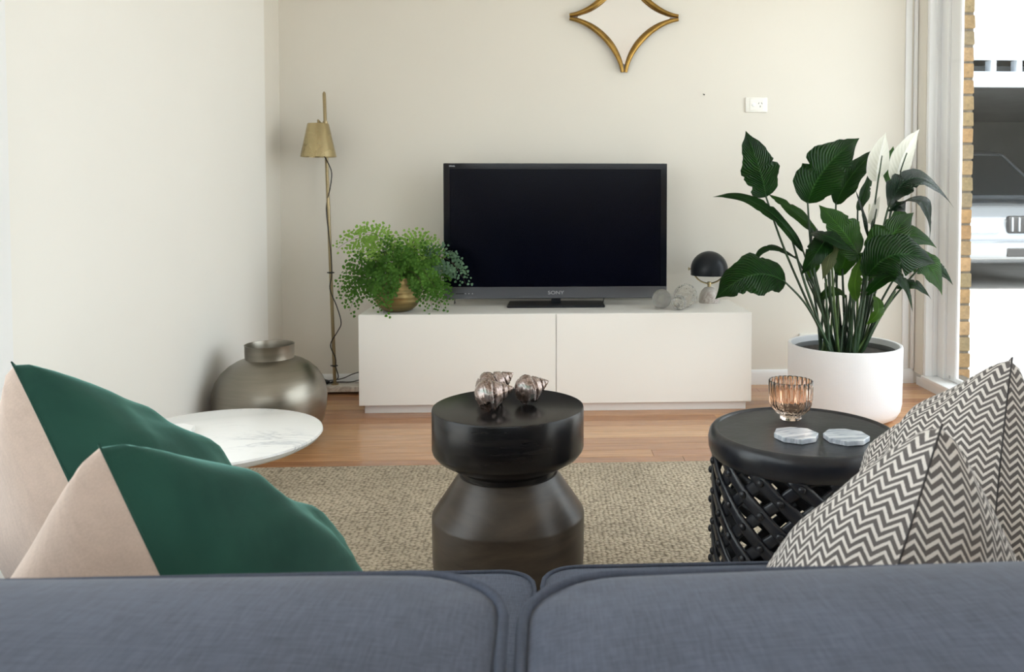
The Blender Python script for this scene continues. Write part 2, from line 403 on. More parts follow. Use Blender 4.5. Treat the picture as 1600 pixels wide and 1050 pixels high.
struct(boxobj('ceiling', (XL-.12, 2.10, YF-.1, YB+.1, ZC, ZC+.05), 'ceiling', smooth=False))
bm = bmesh.new(); box(bm, -1.0, .1, 0, .014, 0, .07)
bm.free()
def skirting(name, p0, p1, h=.078, t=.014, side=1):
    bm = bmesh.new(); d = Vector(p1)-Vector(p0); L = d.length
    prof = [(0, 0), (t, 0), (t, h-.018), (t*.85, h-.008), (t*.45, h), (0, h)]
    a = [bm.verts.new((0, -y, z)) for y, z in prof]; b = [bm.verts.new((L, -y, z)) for y, z in prof]
    for i in range(len(prof)): bm.faces.new((a[i], a[(i+1) % len(prof)], b[(i+1) % len(prof)], b[i]))
    bm.faces.new(a[::-1]); bm.faces.new(b)
    o = meshobj(name, bm, 'trim_white', angle=30); o.location = p0; o.rotation_euler.z = math.atan2(d.y, d.x); return struct(o)
skirting('baseboard_back', (XL, YB, 0), (1.962, YB, 0))
skirting('baseboard_left', (XL, 2.14, 0), (XL, 4.10, 0))
# slim cover strip where the back wall meets the window side
bm = bmesh.new(); box(bm, 1.90, 1.935, YB-.008, YB, .078, ZC, .003); box(bm, 1.945, 1.962, YB-.02, YB, .078, ZC, .003)
struct(meshobj('trim_2', bm, 'trim_white', angle=30), 'slim painted cover strips beside the window')

# oak strip floor: planks on a sub-floor
floor = struct(boxobj('floor', (XL-.05, XR+.08, YF, YB, -.09, -.016), 'subfloor', smooth=False), 'oak strip floor of narrow warm boards')
rnd = random.Random(11); PW = .0845; y = YB-.001; k = 0
while y-PW > YF+.02:
    x = XL-.05; first = True
    while x < XR+.079:
        Lp = rnd.uniform(1.2, 2.6) if first else rnd.uniform(1.5, 3.0)
        if y < 2.6: Lp *= 1.6
        x1 = min(x+Lp, XR+.08)
        if XR+.08-x1 < .35: x1 = XR+.08
        bm = bmesh.new(); g = .0007
        box(bm, .0002-(x1-x)/2, (x1-x)/2-.0002, -PW/2+g, PW/2-g, -.016, 0, .0012, 1)
        p = meshobj('plank', bm, 'plank', floor, smooth=False); p.location = ((x+x1)/2, y-PW/2, 0)
        x = x1; first = False
    y -= PW

# ------------------------------------------------------------------ right window
w1 = bpy.data.objects.new('window_1', None); COL.objects.link(w1); w1.location = (2.06, 2.5, 0); struct(w1, 'tall white framed window with low sill beside the plant')
def wpart(name, b, mat='trim_white', bev=.003):
    o = boxobj(name, b, mat, w1, bev, 1, angle=30); o.data.transform(Matrix.Translation((-2.06, -2.5, 0))); return o
wpart('window_sill', (1.957, 2.062, .80, 4.23, .045, .064)); wpart('sill_board', (1.967, 2.06, .80, 4.30, -.002, .045), bev=0)
wpart('jamb_panel', (1.968, 2.058, 4.205, 4.23, .064, 2.30))
wpart('jamb_bead', (2.005, 2.012, 4.199, 4.205, .064, 2.30), bev=.001)
wpart('window_stile', (2.030, 2.062, 4.135, 4.205, .064, 2.30)); wpart('window_stile', (2.044, 2.064, 4.035, 4.135, .064, 2.30), bev=.006)
wpart('window_rail', (2.046, 2.064, .80, 4.035, .064, .088)); wpart('window_rail', (2.046, 2.064, .80, 4.035, 2.25, 2.30))
wpart('mullion', (2.04, 2.066, 2.35, 2.42, .088, 2.25)); wpart('window_stile', (2.04, 2.066, .80, .87, .088, 2.25))
wpart('glass_pane', (2.054, 2.058, 2.42, 4.035, .088, 2.25), 'pane', 0); wpart('glass_pane', (2.054, 2.058, .87, 2.35, .088, 2.25), 'pane', 0)
wpart('latch', (2.034, 2.045, 4.085, 4.092, .075, .092), 'chrome', .001)
# ------------------------------------------------------------------ left window (its casing edge shows at the picture's border)
w2 = bpy.data.objects.new('window_2', None); COL.objects.link(w2); w2.location = (XL, .6, 0); struct(w2, 'wide window in the left wall beside the sofa')
def w2part(name, b, mat='trim_white', bev=.003):
    o = boxobj(name, b, mat, w2, bev, 1, angle=30); o.data.transform(Matrix.Translation((-XL, -.6, 0))); return o
w2part('casing', (XL, XL+.02, 2.05, 2.135, .02, 2.34)); w2part('casing', (XL, XL+.02, -1.0, -.92, .02, 2.34)); w2part('casing', (XL, XL+.02, -.92, 2.05, 2.27, 2.34))
w2part('window_sill', (XL-.1, XL+.03, -.92, 2.05, .085, .11)); 
for a, b in ((1.99, 2.05), (.55, .61), (-.92, -.86)): w2part('window_stile', (XL-.11, XL-.06, a, b, .11, 2.27))
w2part('window_rail', (XL-.11, XL-.06, -.86, 1.99, .11, .17)); w2part('window_rail', (XL-.11, XL-.06, -.86, 1.99, 2.21, 2.27))
w2part('glass_pane', (XL-.088, XL-.083, .61, 1.99, .17, 2.21), 'pane', 0); w2part('glass_pane', (XL-.088, XL-.083, -.86, .55, .17, 2.21), 'pane', 0)

# ================================================================== OUTDOORS
struct(boxobj('ground', (-40, 60, -40, 80, -.25, -.10), 'concrete', smooth=False), 'pale sunlit concrete driveway outside the window')
struct(boxobj('shading_roof', (-2.5, 2.62, -3.6, 4.9, 2.50, 2.62), 'roofing', smooth=False), 'unseen house roof with eaves added for shading')  # out of view; eaves added to keep sun and sky off windows and brick
ew = struct(boxobj('wall_exterior', (2.063, 2.2775, 4.358, 4.70, -.10, 2.5), 'mortar', smooth=False), 'weathered tan brick wall end outside the window')
rnd = random.Random(5); bms = []
for v in range(4):
    bm = bmesh.new(); box(bm, -.106, .106, -.055, .055, 0, .0745, .006, 2)
    for vv in bm.verts:
        n_ = mnoise.noise_vector(vv.co*22+Vector((v*7, 0, 0))); vv.co += n_*.0025
    me = bpy.data.meshes.new('brick'); bm.normal_update(); bm.to_mesh(me); bm.free(); me.materials.append(MATS['brick']); bms.append(me)
for c in range(30):
    o = meobj('brick', bms[rnd.randrange(4)], None, ew); o.location = (2.176+rnd.uniform(-.003, .003), 4.405, -.095+c*.0862); o.rotation_euler.z = rnd.uniform(-.012, .012)+(math.pi if rnd.random() < .5 else 0)
struct(boxobj('exterior_sill', (2.066, 2.24, .7, 4.36, -.03, .035), 'mortar', smooth=False), 'grey outside sill under the window')

# carport
cp = thing('carport', (6.4, 9.0, -.1), 'open carport with dark interior and pale gutter seen through the window', 'carport')
def cpart(name, b, mat, bev=0):
    o = boxobj(name, b, mat, cp, bev, 1, angle=30); o.data.transform(Matrix.Translation((-6.4, -9.0, .1))); return o
cpart('roof_sheet', (3.2, 9.6, 8.75, 15.2, 2.56, 2.60), 'roofing')
cpart('gutter', (3.2, 9.6, 8.62, 8.76, 2.44, 2.60), 'steel_white', .01)
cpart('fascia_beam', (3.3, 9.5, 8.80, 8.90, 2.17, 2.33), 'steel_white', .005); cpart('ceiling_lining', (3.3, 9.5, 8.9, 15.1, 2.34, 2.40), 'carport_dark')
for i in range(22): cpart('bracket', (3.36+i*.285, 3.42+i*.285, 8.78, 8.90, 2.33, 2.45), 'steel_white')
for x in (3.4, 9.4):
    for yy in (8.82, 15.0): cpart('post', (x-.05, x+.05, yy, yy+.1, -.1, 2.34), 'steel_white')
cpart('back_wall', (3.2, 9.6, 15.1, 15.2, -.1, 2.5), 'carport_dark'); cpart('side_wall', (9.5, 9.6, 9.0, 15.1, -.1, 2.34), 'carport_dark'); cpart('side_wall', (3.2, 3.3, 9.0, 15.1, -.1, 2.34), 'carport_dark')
lo = latheobj('wall_light', [(.0, 2.20), (.05, 2.205), (.06, 2.23), (.05, 2.27), (.0, 2.28)], 'steel_white', cp, 20, cap0=False, cap1=False); lo.data.transform(Matrix.Translation((5.25-6.4, 8.76-9.0, .1)))

# silver car facing the house
car = thing('car', (5.62, 11.6, -.1), 'silver car with bright headlamps parked in the carport', 'car')
def cx(o): o.data.transform(Matrix.Translation((0, -11.6, .0))); return o
def extr(name, prof, hw, mat, parent, bev=.05, hw_top=None, zt=None):
    bm = bmesh.new(); n = len(prof)
    def wid(z): return hw if hw_top is None else hw+(hw_top-hw)*max(0, min(1, (z-zt[0])/(zt[1]-zt[0])))
    a = [bm.verts.new((-wid(z), yy, z)) for yy, z in prof]; b = [bm.verts.new((wid(z), yy, z)) for yy, z in prof]
    for i in range(n): bm.faces.new((a[i], b[i], b[(i+1) % n], a[(i+1) % n]))
    bm.faces.new(a); bm.faces.new(b[::-1])
    if bev: bmesh.ops.bevel(bm, geom=bm.edges[:], offset=bev, segments=3, profile=.6, affect='EDGES', clamp_overlap=True)
    return cx(meshobj(name, bm, mat, parent, angle=50))
extr('body', [(9.30, .42), (9.24, .62), (9.30, .84), (9.48, .97), (10.55, 1.08), (13.6, 1.08), (13.85, .95), (13.9, .5), (13.8, .30), (9.42, .30)], .91, 'silver', car, .07)
extr('cabin', [(10.35, 1.04), (11.15, 1.66), (11.5, 1.73), (13.2, 1.70), (13.75, 1.05)], .86, 'silver', car, .05, .66, (1.04, 1.7))
extr('windscreen', [(10.40, 1.10), (11.10, 1.63), (11.14, 1.60), (10.46, 1.08)], .76, 'car_glass', car, 0, .60, (1.1, 1.63))
for s in (-1, 1):
    bm = bmesh.new(); vs = [(10.75, 1.14, .845), (11.3, 1.58, .72), (13.0, 1.58, .71), (13.4, 1.14, .845)]
    a = [bm.verts.new((s*(w+.012), yy, z)) for yy, z, w in vs]; b = [bm.verts.new((s*(w-.02), yy, z)) for yy, z, w in vs]
    for i in range(4): bm.faces.new((a[i], a[(i+1) % 4], b[(i+1) % 4], b[i]))
    bm.faces.new(a); bm.faces.new(b[::-1]); cx(meshobj('side_window', bm, 'car_glass', car, smooth=False))
    bm = bmesh.new(); box(bm, s*.64-.20, s*.64+.20, 9.20, 9.42, .66, .83, .06, 3)
    hl = cx(meshobj('headlamp', bm, 'car_lamp', car))
    bm = bmesh.new(); box(bm, s*.86-.02+s*.12, s*.86+.1+s*.12, 10.75, 10.85, 1.12, 1.26, .03, 2); cx(meshobj('door_mirror', bm, 'silver', car))
    bm = bmesh.new(); bmesh.ops.create_uvsphere(bm, u_segments=16, v_segments=10, radius=.07); bmesh.ops.translate(bm, vec=(s*.62, 9.26, .50), verts=bm.verts); cx(meshobj('fog_lamp', bm, 'car_lamp', car))
    for yy in (10.1, 12.95):
        prof = [(.0, -.10), (.19, -.11), (.30, -.115), (.345, -.09), (.36, 0), (.345, .09), (.30, .115), (.19, .11), (.0, .10)]
        bm = bmesh.new(); lathe(bm, [(max(r, .001), z) for r, z in prof], 32, cap0=True, cap1=True)
        bmesh.ops.rotate(bm, cent=(0, 0, 0), matrix=Matrix.Rotation(R(90), 3, 'Y'), verts=bm.verts); bmesh.ops.translate(bm, vec=(s*.82, yy, .36), verts=bm.verts)
        wh = cx(meshobj('wheel', bm, 'rubber', car))
        bm = bmesh.new(); lathe(bm, [(.001, -.01), (.20, -.012), (.23, .0), (.2, .012), (.001, .02)], 24)
        bmesh.ops.rotate(bm, cent=(0, 0, 0), matrix=Matrix.Rotation(R(90)*s, 3, 'Y'), verts=bm.verts); bmesh.ops.translate(bm, vec=(s*.925, yy, .36), verts=bm.verts); cx(meshobj('hub_cap', bm, 'silver', wh))
bm = bmesh.new(); box(bm, -.36, .36, 9.215, 9.30, .66, .86, .03, 2); gr = cx(meshobj('grille', bm, 'car_dark', car))
for i in range(9):
    bm = bmesh.new(); box(bm, -.32+i*.08-.012, -.32+i*.08+.012, 9.195, 9.23, .68, .845, .006, 1); cx(meshobj('slat', bm, 'silver', gr))
bm = bmesh.new(); box(bm, -.90, .90, 9.14, 9.40, .36, .58, .07, 3); bp = cx(meshobj('bumper', bm, 'silver', car))
bm = bmesh.new(); box(bm, -.42, .42, 9.13, 9.2, .40, .50, .01, 1); cx(meshobj('air_intake', bm, 'car_dark', bp))

# ================================================================== FURNITURE
def shift_children(root):
    """parts were modelled in room coordinates: move them into the thing's own"""
    seen = set()
    def rec(o):
        for c in o.children:
            if c.data is not None and c.data.name not in seen:
                seen.add(c.data.name); c.data.transform(Matrix.Translation(-root.location))
            rec(c)
    rec(root); return root

# --- TV cabinet
cab = thing('tv_cabinet', (.054, 4.06, 0), 'long low white lacquered cabinet under the television', 'cabinet')
boxobj('body', (-.853, .961, 3.838, 4.30, .040, .4575), 'lacquer', cab, .002, 1, angle=30)
boxobj('plinth', (-.832, .94, 3.845, 4.27, 0, .040), 'plinth', cab, smooth=False)
boxobj('door', (-.853, .0475, 3.820, 3.837, .040, .4575), 'lacquer', cab, .0015, 1, angle=30); boxobj('door', (.0505, .961, 3.820, 3.837, .040, .4575), 'lacquer', cab, .0015, 1, angle=30)
shift_children(cab)
CT = .4575

# --- television
tv = thing('television', (.052, 4.12, CT), 'large black flat screen television on the white cabinet', 'television', rot=(0, 0, R(-.35)))
bm = bmesh.new(); box(bm, -.5515, .5515, -.012, .030, .034, .703, .004, 2); box(bm, -.40, .40, .03, .075, .10, .55, .02, 2); meshobj('casing', bm, 'black_plastic', tv)
boxobj('screen', (-.519, .519, -.0150, -.0120, .094, .674), 'screen', tv, smooth=False)
for b in ((-.5500, -.5195, -.0160, -.0120, .094, .7015), (.5195, .5500, -.0160, -.0120, .094, .7015), (-.5195, .5195, -.0160, -.0120, .6745, .7015)): boxobj('bezel', b, 'piano_black', tv, smooth=False)
bar = boxobj('bottom_bar', (-.550, .550, -.0175, -.0118, .036, .0935), 'tv_metal', tv, .002, 1, angle=30)
textmesh('lettering', 'SONY', .024, .0006, 'logo', bar, (.0, -.0182, .064), (R(90), 0, 0)).scale.x = 1.25
boxobj('sensor_window', (-.493, -.452, -.0184, -.0174, .0595, .0635), 'slot', bar, smooth=False)
for i in range(3): latheobj('indicator', [(.0022, 0), (.0022, .001), (.001, .0014)], 'logo', bar, 12).matrix_local = Matrix.Translation((-.445+i*.017, -.0176, .0615)) @ Matrix.Rotation(R(90), 4, 'X')
textmesh('lettering', 'BRAVIA', .0085, .0003, 'logo', tv, (-.508, -.0165, .6885), (R(90), 0, 0))
bm = bmesh.new(); a = [(-.240, -.10), (.240, -.10), (.236, .10), (-.236, .10)]; prism(bm, a, 0, .010); bmesh.ops.bevel(bm, geom=bm.edges[:], offset=.004, segments=2, affect='EDGES'); meshobj('stand_base', bm, 'black_plastic', tv)
boxobj('stand_neck', (-.024, .024, -.006, .028, .008, .07), 'black_plastic', tv, .004, 2)
tubeobj('cable', [(-.50, .035, .06), (-.503, .04, .03), (-.508, .05, .004), (-.51, .12, .003)], .0022, 'cord', tv, 6)
tubeobj('cable', [(.245, .035, .06), (.243, .045, .03), (.238, .06, .004), (.24, .12, .003)], .0022, 'cord', tv, 6)

# --- floor lamp
lamp = thing('floor_lamp', (-1.072, 4.262, 0), 'slim brass floor lamp with conical shade on a marble foot', 'lamp')
for xx in (-1.20, -.93): latheobj('foot', [(.016, 0), (.016, .012), (.014, .0125)], 'black_plastic', lamp, 20).data.transform(Matrix.Translation((xx, 4.262, 0)))
boxobj('base', (-1.235, -.905, 4.206, 4.318, .0125, .040), 'marble_base', lamp, .003, 2)
P0, P1 = Vector((-1.072, 4.262, .040)), Vector((-1.1105, 4.262, 1.524))
tubeobj('pole', [P0, P0.lerp(P1, .5), P1-Vector((0, 0, .01)), P1], [.0085, .0085, .0085, .004], 'pole_brass', lamp, 16)
latheobj('pole_collar', [(.019, .040), (.019, .045), (.010, .049)], 'pole_brass', lamp, 24).data.transform(Matrix.Translation((-1.072, 4.262, 0)))
for t in (.065, .385):
    c = P0.lerp(P1, t); bm = bmesh.new(); lathe(bm, [(.0115, -.004), (.0125, 0), (.0115, .004)], 20); tube(bm, [(-.018, -.002, 0), (.018, -.002, 0)], .003, 8); meshobj('cord_clip', bm, 'cord', lamp).data.transform(Matrix.Translation(c))
SX, SY = -1.116, 4.165
latheobj('shade', [(.0862, 1.192), (.0515, 1.352), (.0495, 1.356), (.002, 1.357), (.002, 1.354), (.0490, 1.352), (.0840, 1.192)], 'brass', lamp, 48, cap0=False, cap1=False).data.transform(Matrix.Translation((SX, SY, 0)))
for v in lamp.children[-1].data.polygons: pass
latheobj('bulb', [(.001, 1.23), (.02, 1.235), (.03, 1.26), (.022, 1.29), (.014, 1.31), (.014, 1.35), (.001, 1.352)], 'bulb', lamp, 24).data.transform(Matrix.Translation((SX, SY, 0)))
c = P0.lerp(P1, .89)
bm = bmesh.new(); tube(bm, [(c.x, c.y, c.z), (SX+.004, SY+.03, c.z), (SX, SY, 1.372), (SX, SY, 1.355)], .005, 10); tube(bm, [(c.x, c.y, c.z-.014), (c.x, c.y, c.z+.014)], .0125, 14); tube(bm, [(c.x-.028, c.y-.012, c.z), (c.x+.006, c.y-.012, c.z)], .008, 12); meshobj('clamp', bm, 'pole_brass', lamp)
pts = [(SX+.01, SY+.02, 1.22), (-1.085, 4.235, 1.16), (-1.072, 4.242, 1.11), (-1.082, 4.243, 1.035), (-1.104, 4.262, .96), (-1.100, 4.248, .89), (-1.080, 4.244, .70), (-1.078, 4.244, .60), (-1.088, 4.246, .53), (-1.054, 4.244, .44), (-1.034, 4.246, .358), (-1.054, 4.246, .31), (-1.090, 4.252, .245), (-1.064, 4.244, .18), (-1.062, 4.245, .131), (-1.06, 4.28, .07), (-1.10, 4.285, .046), (-1.118, 4.27, .05)]
tubeobj('cord', smoothpath(pts, 5), .0028, 'cord', lamp, 6)
bm = bmesh.new(); bmesh.ops.create_uvsphere(bm, u_segments=20, v_segments=12, radius=1); bmesh.ops.scale(bm, vec=(.034, .021, .014), verts=bm.verts); bmesh.ops.translate(bm, vec=(-1.128, 4.255, .054), verts=bm.verts); sw = meshobj('foot_switch', bm, 'black_plastic', lamp)
latheobj('switch_button', [(.009, .065), (.009, .070), (.006, .0715)], 'cord', sw, 16).data.transform(Matrix.Translation((-1.128, 4.255, 0)))
tubeobj('cord', smoothpath([(-1.098, 4.255, .05), (-1.06, 4.29, .046), (-1.0, 4.297, .044), (-.95, 4.30, .055), (-.90, 4.305, .06), (-.88, 4.31, .03)], 5), .0028, 'cord', lamp, 6)
tubeobj('cord', smoothpath([(-1.16, 4.26, .05), (-1.20, 4.29, .046), (-1.16, 4.305, .045), (-1.05, 4.30, .06), (-.99, 4.295, .085), (-.93, 4.30, .098), (-.87, 4.31, .085)], 5), .0028, 'cord', lamp, 6)
shift_children(lamp)

# --- pewter vase
vase = thing('floor_vase', (-1.118, 3.41, 0), 'round brushed pewter floor vase with short wide neck', 'vase')
body = [(.125, 0), (.135, .004), (.180, .035), (.208, .085), (.220, .145), (.2225, .185), (.219, .220), (.207, .256), (.186, .289), (.158, .315), (.128, .333), (.104, .342), (.095, .346)]
latheobj('body', body, 'pewter', vase, 72, cap1=False)
latheobj('neck', [(.095, .344), (.0945, .352), (.0955, .398), (.0970, .402), (.0935, .402), (.0915, .396), (.0905, .344), (.12, .325), (.20, .20), (.17, .05), (.01, .03)], 'pewter', vase, 72, cap0=False)

# --- white planter with peace lily
planter = thing('planter', (1.357, 3.70, 0), 'wide white textured planter tub on the oak floor', 'planter')
latheobj('tub', [(.165, 0), (.195, .004), (.226, .020), (.242, .046), (.2475, .080), (.249, .20), (.250, .325), (.2485, .3315), (.245, .333), (.236, .331), (.234, .325), (.233, .28), (.20, .05), (.01, .045)], 'planter', planter, 96, cap1=True)
latheobj('inner_pot', [(.226, .27), (.227, .305), (.222, .308), (.218, .300), (.216, .27)], 'dark_liner', planter, 64, cap0=False, cap1=False)
latheobj('soil', [(.217, .262), (.216, .288), (.15, .294), (.01, .297)], 'soil', planter, 40)

#LILY
LEAVES=[
((0.965, 3.6, 0.996),(0.925, 3.57, 1.124),(0.877, 3.62, 1.287),0.165,(0.1, -1, 0.15),0,(1.27, 3.65, 0.317),(1.066, 3.62, 0.736)),
((1.175, 3.68, 0.967),(1.241, 3.64, 1.126),(1.408, 3.68, 1.26),0.199,(-0.15, -1, 0.2),0,(1.31, 3.68, 0.311),(1.204, 3.67, 0.674)),
((1.339, 3.78, 0.96),(1.402, 3.76, 1.092),(1.542, 3.8, 1.221),0.102,(-0.3, -1, 0.1),0,(1.364, 3.73, 0.301),(1.332, 3.76, 0.666)),
((1.134, 3.6, 0.751),(0.935, 3.56, 0.957),(0.724, 3.58, 0.996),0.066,(-0.1, -0.72, 0.65),0,(1.266, 3.62, 0.322),(1.208, 3.61, 0.538)),
((1.246, 3.75, 0.829),(1.129, 3.74, 0.931),(1.016, 3.76, 1.01),0.068,(0.2, -0.85, 0.5),1,(1.335, 3.7, 0.307),(1.284, 3.73, 0.581)),
((1.403, 3.66, 0.732),(1.31, 3.6, 0.844),(1.218, 3.66, 0.962),0.165,(0.25, -1, 0.15),1,(1.353, 3.67, 0.312),(1.385, 3.66, 0.531)),
((1.174, 3.62, 0.843),(1.252, 3.54, 0.811),(1.383, 3.57, 0.733),0.114,(0.0, -0.45, 0.9),0,(1.272, 3.62, 0.322),(1.188, 3.62, 0.651)),
((1.038, 3.54, 0.626),(0.875, 3.48, 0.666),(0.721, 3.5, 0.561),0.188,(0.0, -0.85, 0.55),0,(1.27, 3.6, 0.326),(1.141, 3.56, 0.517)),
((1.122, 3.65, 0.717),(0.98, 3.62, 0.77),(0.918, 3.63, 0.679),0.040,(0.0, -0.6, 0.8),0,(1.297, 3.66, 0.315),(1.207, 3.65, 0.562)),
((1.236, 3.6, 0.816),(1.171, 3.52, 0.765),(1.105, 3.54, 0.659),0.097,(-0.3, -0.9, 0.35),0,(1.302, 3.64, 0.318),(1.257, 3.62, 0.593)),
((1.247, 3.58, 0.817),(1.221, 3.52, 0.743),(1.195, 3.53, 0.64),0.068,(-0.3, -1, 0.2),2,(1.3, 3.62, 0.322),(1.267, 3.6, 0.596)),
((1.385, 3.62, 0.536),(1.361, 3.59, 0.625),(1.396, 3.61, 0.73),0.068,(0.2, -1, 0.1),3,(1.369, 3.65, 0.316),(1.388, 3.64, 0.418)),
((1.452, 3.66, 0.617),(1.503, 3.6, 0.793),(1.661, 3.68, 0.926),0.176,(-0.15, -1, 0.25),1,(1.404, 3.68, 0.31),(1.434, 3.67, 0.471)),
((1.535, 3.66, 0.947),(1.634, 3.6, 1.081),(1.837, 3.66, 0.944),0.125,(0.3, -0.6, 0.74),4,(1.424, 3.7, 0.306),(1.471, 3.68, 0.643)),
((1.513, 3.62, 0.933),(1.622, 3.52, 0.977),(1.668, 3.54, 0.801),0.142,(0.62, -0.62, 0.48),4,(1.418, 3.67, 0.312),(1.459, 3.65, 0.618)),
((1.546, 3.68, 0.724),(1.63, 3.66, 0.823),(1.789, 3.72, 0.761),0.097,(0.05, -0.9, 0.4),1,(1.436, 3.7, 0.306),(1.471, 3.69, 0.497)),
((1.411, 3.58, 0.648),(1.496, 3.48, 0.751),(1.698, 3.54, 0.706),0.194,(0.0, -0.95, 0.35),0,(1.387, 3.62, 0.321),(1.401, 3.6, 0.481)),
((1.6, 3.64, 0.698),(1.683, 3.58, 0.695),(1.768, 3.62, 0.556),0.131,(0.3, -0.9, 0.3),1,(1.44, 3.68, 0.31),(1.502, 3.66, 0.515)),
((1.718, 3.72, 0.682),(1.784, 3.7, 0.675),(1.867, 3.72, 0.591),0.063,(0.1, -0.8, 0.5),0,(1.461, 3.72, 0.302),(1.557, 3.72, 0.492)),
((1.395, 3.56, 0.566),(1.497, 3.48, 0.657),(1.58, 3.5, 0.5),0.085,(0.1, -0.6, 0.75),0,(1.374, 3.6, 0.325),(1.385, 3.58, 0.456)),
((1.558, 3.62, 0.592),(1.626, 3.58, 0.61),(1.709, 3.6, 0.542),0.068,(0.1, -0.6, 0.75),0,(1.422, 3.65, 0.315),(1.476, 3.63, 0.448)),
((1.476, 3.66, 0.553),(1.47, 3.6, 0.495),(1.417, 3.61, 0.429),0.063,(0.3, -1, 0.1),3,(1.42, 3.66, 0.314),(1.454, 3.66, 0.429)),
((1.465, 3.7, 0.793),(1.423, 3.67, 0.918),(1.398, 3.7, 1.033),0.046,(0.8, -0.7, 0.1),4,(1.402, 3.72, 0.302),(1.45, 3.7, 0.554)),
((1.185, 3.7, 0.614),(1.194, 3.66, 0.718),(1.188, 3.68, 0.812),0.074,(0.3, -1, 0.1),1,(1.325, 3.72, 0.303),(1.257, 3.71, 0.467)),
((1.617, 3.8, 1.019),(1.599, 3.79, 1.131),(1.618, 3.81, 1.233),0.068,(-0.2, -1, 0.1),1,(1.423, 3.76, 0.295),(1.55, 3.78, 0.663)),
((1.355, 3.68, 0.543),(1.279, 3.65, 0.576),(1.214, 3.66, 0.517),0.063,(-0.1, -0.6, 0.8),1,(1.345, 3.68, 0.31),(1.356, 3.68, 0.427)),
((1.449, 3.8, 0.93),(1.476, 3.78, 1.019),(1.513, 3.8, 1.132),0.057,(0.3, -1, 0),0,(1.399, 3.76, 0.295),(1.439, 3.78, 0.604)),
((1.337, 3.75, 0.637),(1.367, 3.72, 0.734),(1.361, 3.74, 0.843),0.097,(0.1, -1, 0.2),1,(1.358, 3.73, 0.301),(1.336, 3.74, 0.462)),
((1.532, 3.76, 0.724),(1.606, 3.74, 0.843),(1.628, 3.76, 0.966),0.114,(-0.1, -1, 0.2),1,(1.449, 3.75, 0.296),(1.488, 3.75, 0.518)),
]
FLOWERS=[
((1.418, 3.7, 0.306),(1.449, 3.7, 0.642),(1.494, 3.7, 1.065),(1.496, 3.67, 1.162),(1.536, 3.7, 1.287),0.097),
((1.44, 3.72, 0.302),(1.505, 3.72, 0.639),(1.597, 3.72, 1.065),(1.612, 3.69, 1.174),(1.705, 3.73, 1.307),0.094),
((1.412, 3.7, 0.306),(1.443, 3.7, 0.642),(1.476, 3.7, 0.868),(1.479, 3.68, 0.932),(1.513, 3.7, 1.001),0.040),
]
STALKS=[
((1.264, 3.6, 0.326),(1.147, 3.6, 0.596),(1.071, 3.6, 0.845)),
((1.391, 3.66, 0.314),(1.49, 3.65, 0.445),(1.568, 3.65, 0.574)),
((1.372, 3.72, 0.303),(1.358, 3.72, 0.523),(1.354, 3.73, 0.668)),
((1.36, 3.64, 0.318),(1.358, 3.64, 0.505),(1.371, 3.65, 0.675)),
((1.313, 3.64, 0.318),(1.277, 3.64, 0.505),(1.263, 3.64, 0.677)),
((1.403, 3.74, 0.299),(1.446, 3.74, 0.49),(1.476, 3.74, 0.726)),
((1.362, 3.6, 0.325),(1.389, 3.6, 0.51),(1.422, 3.6, 0.651)),
]
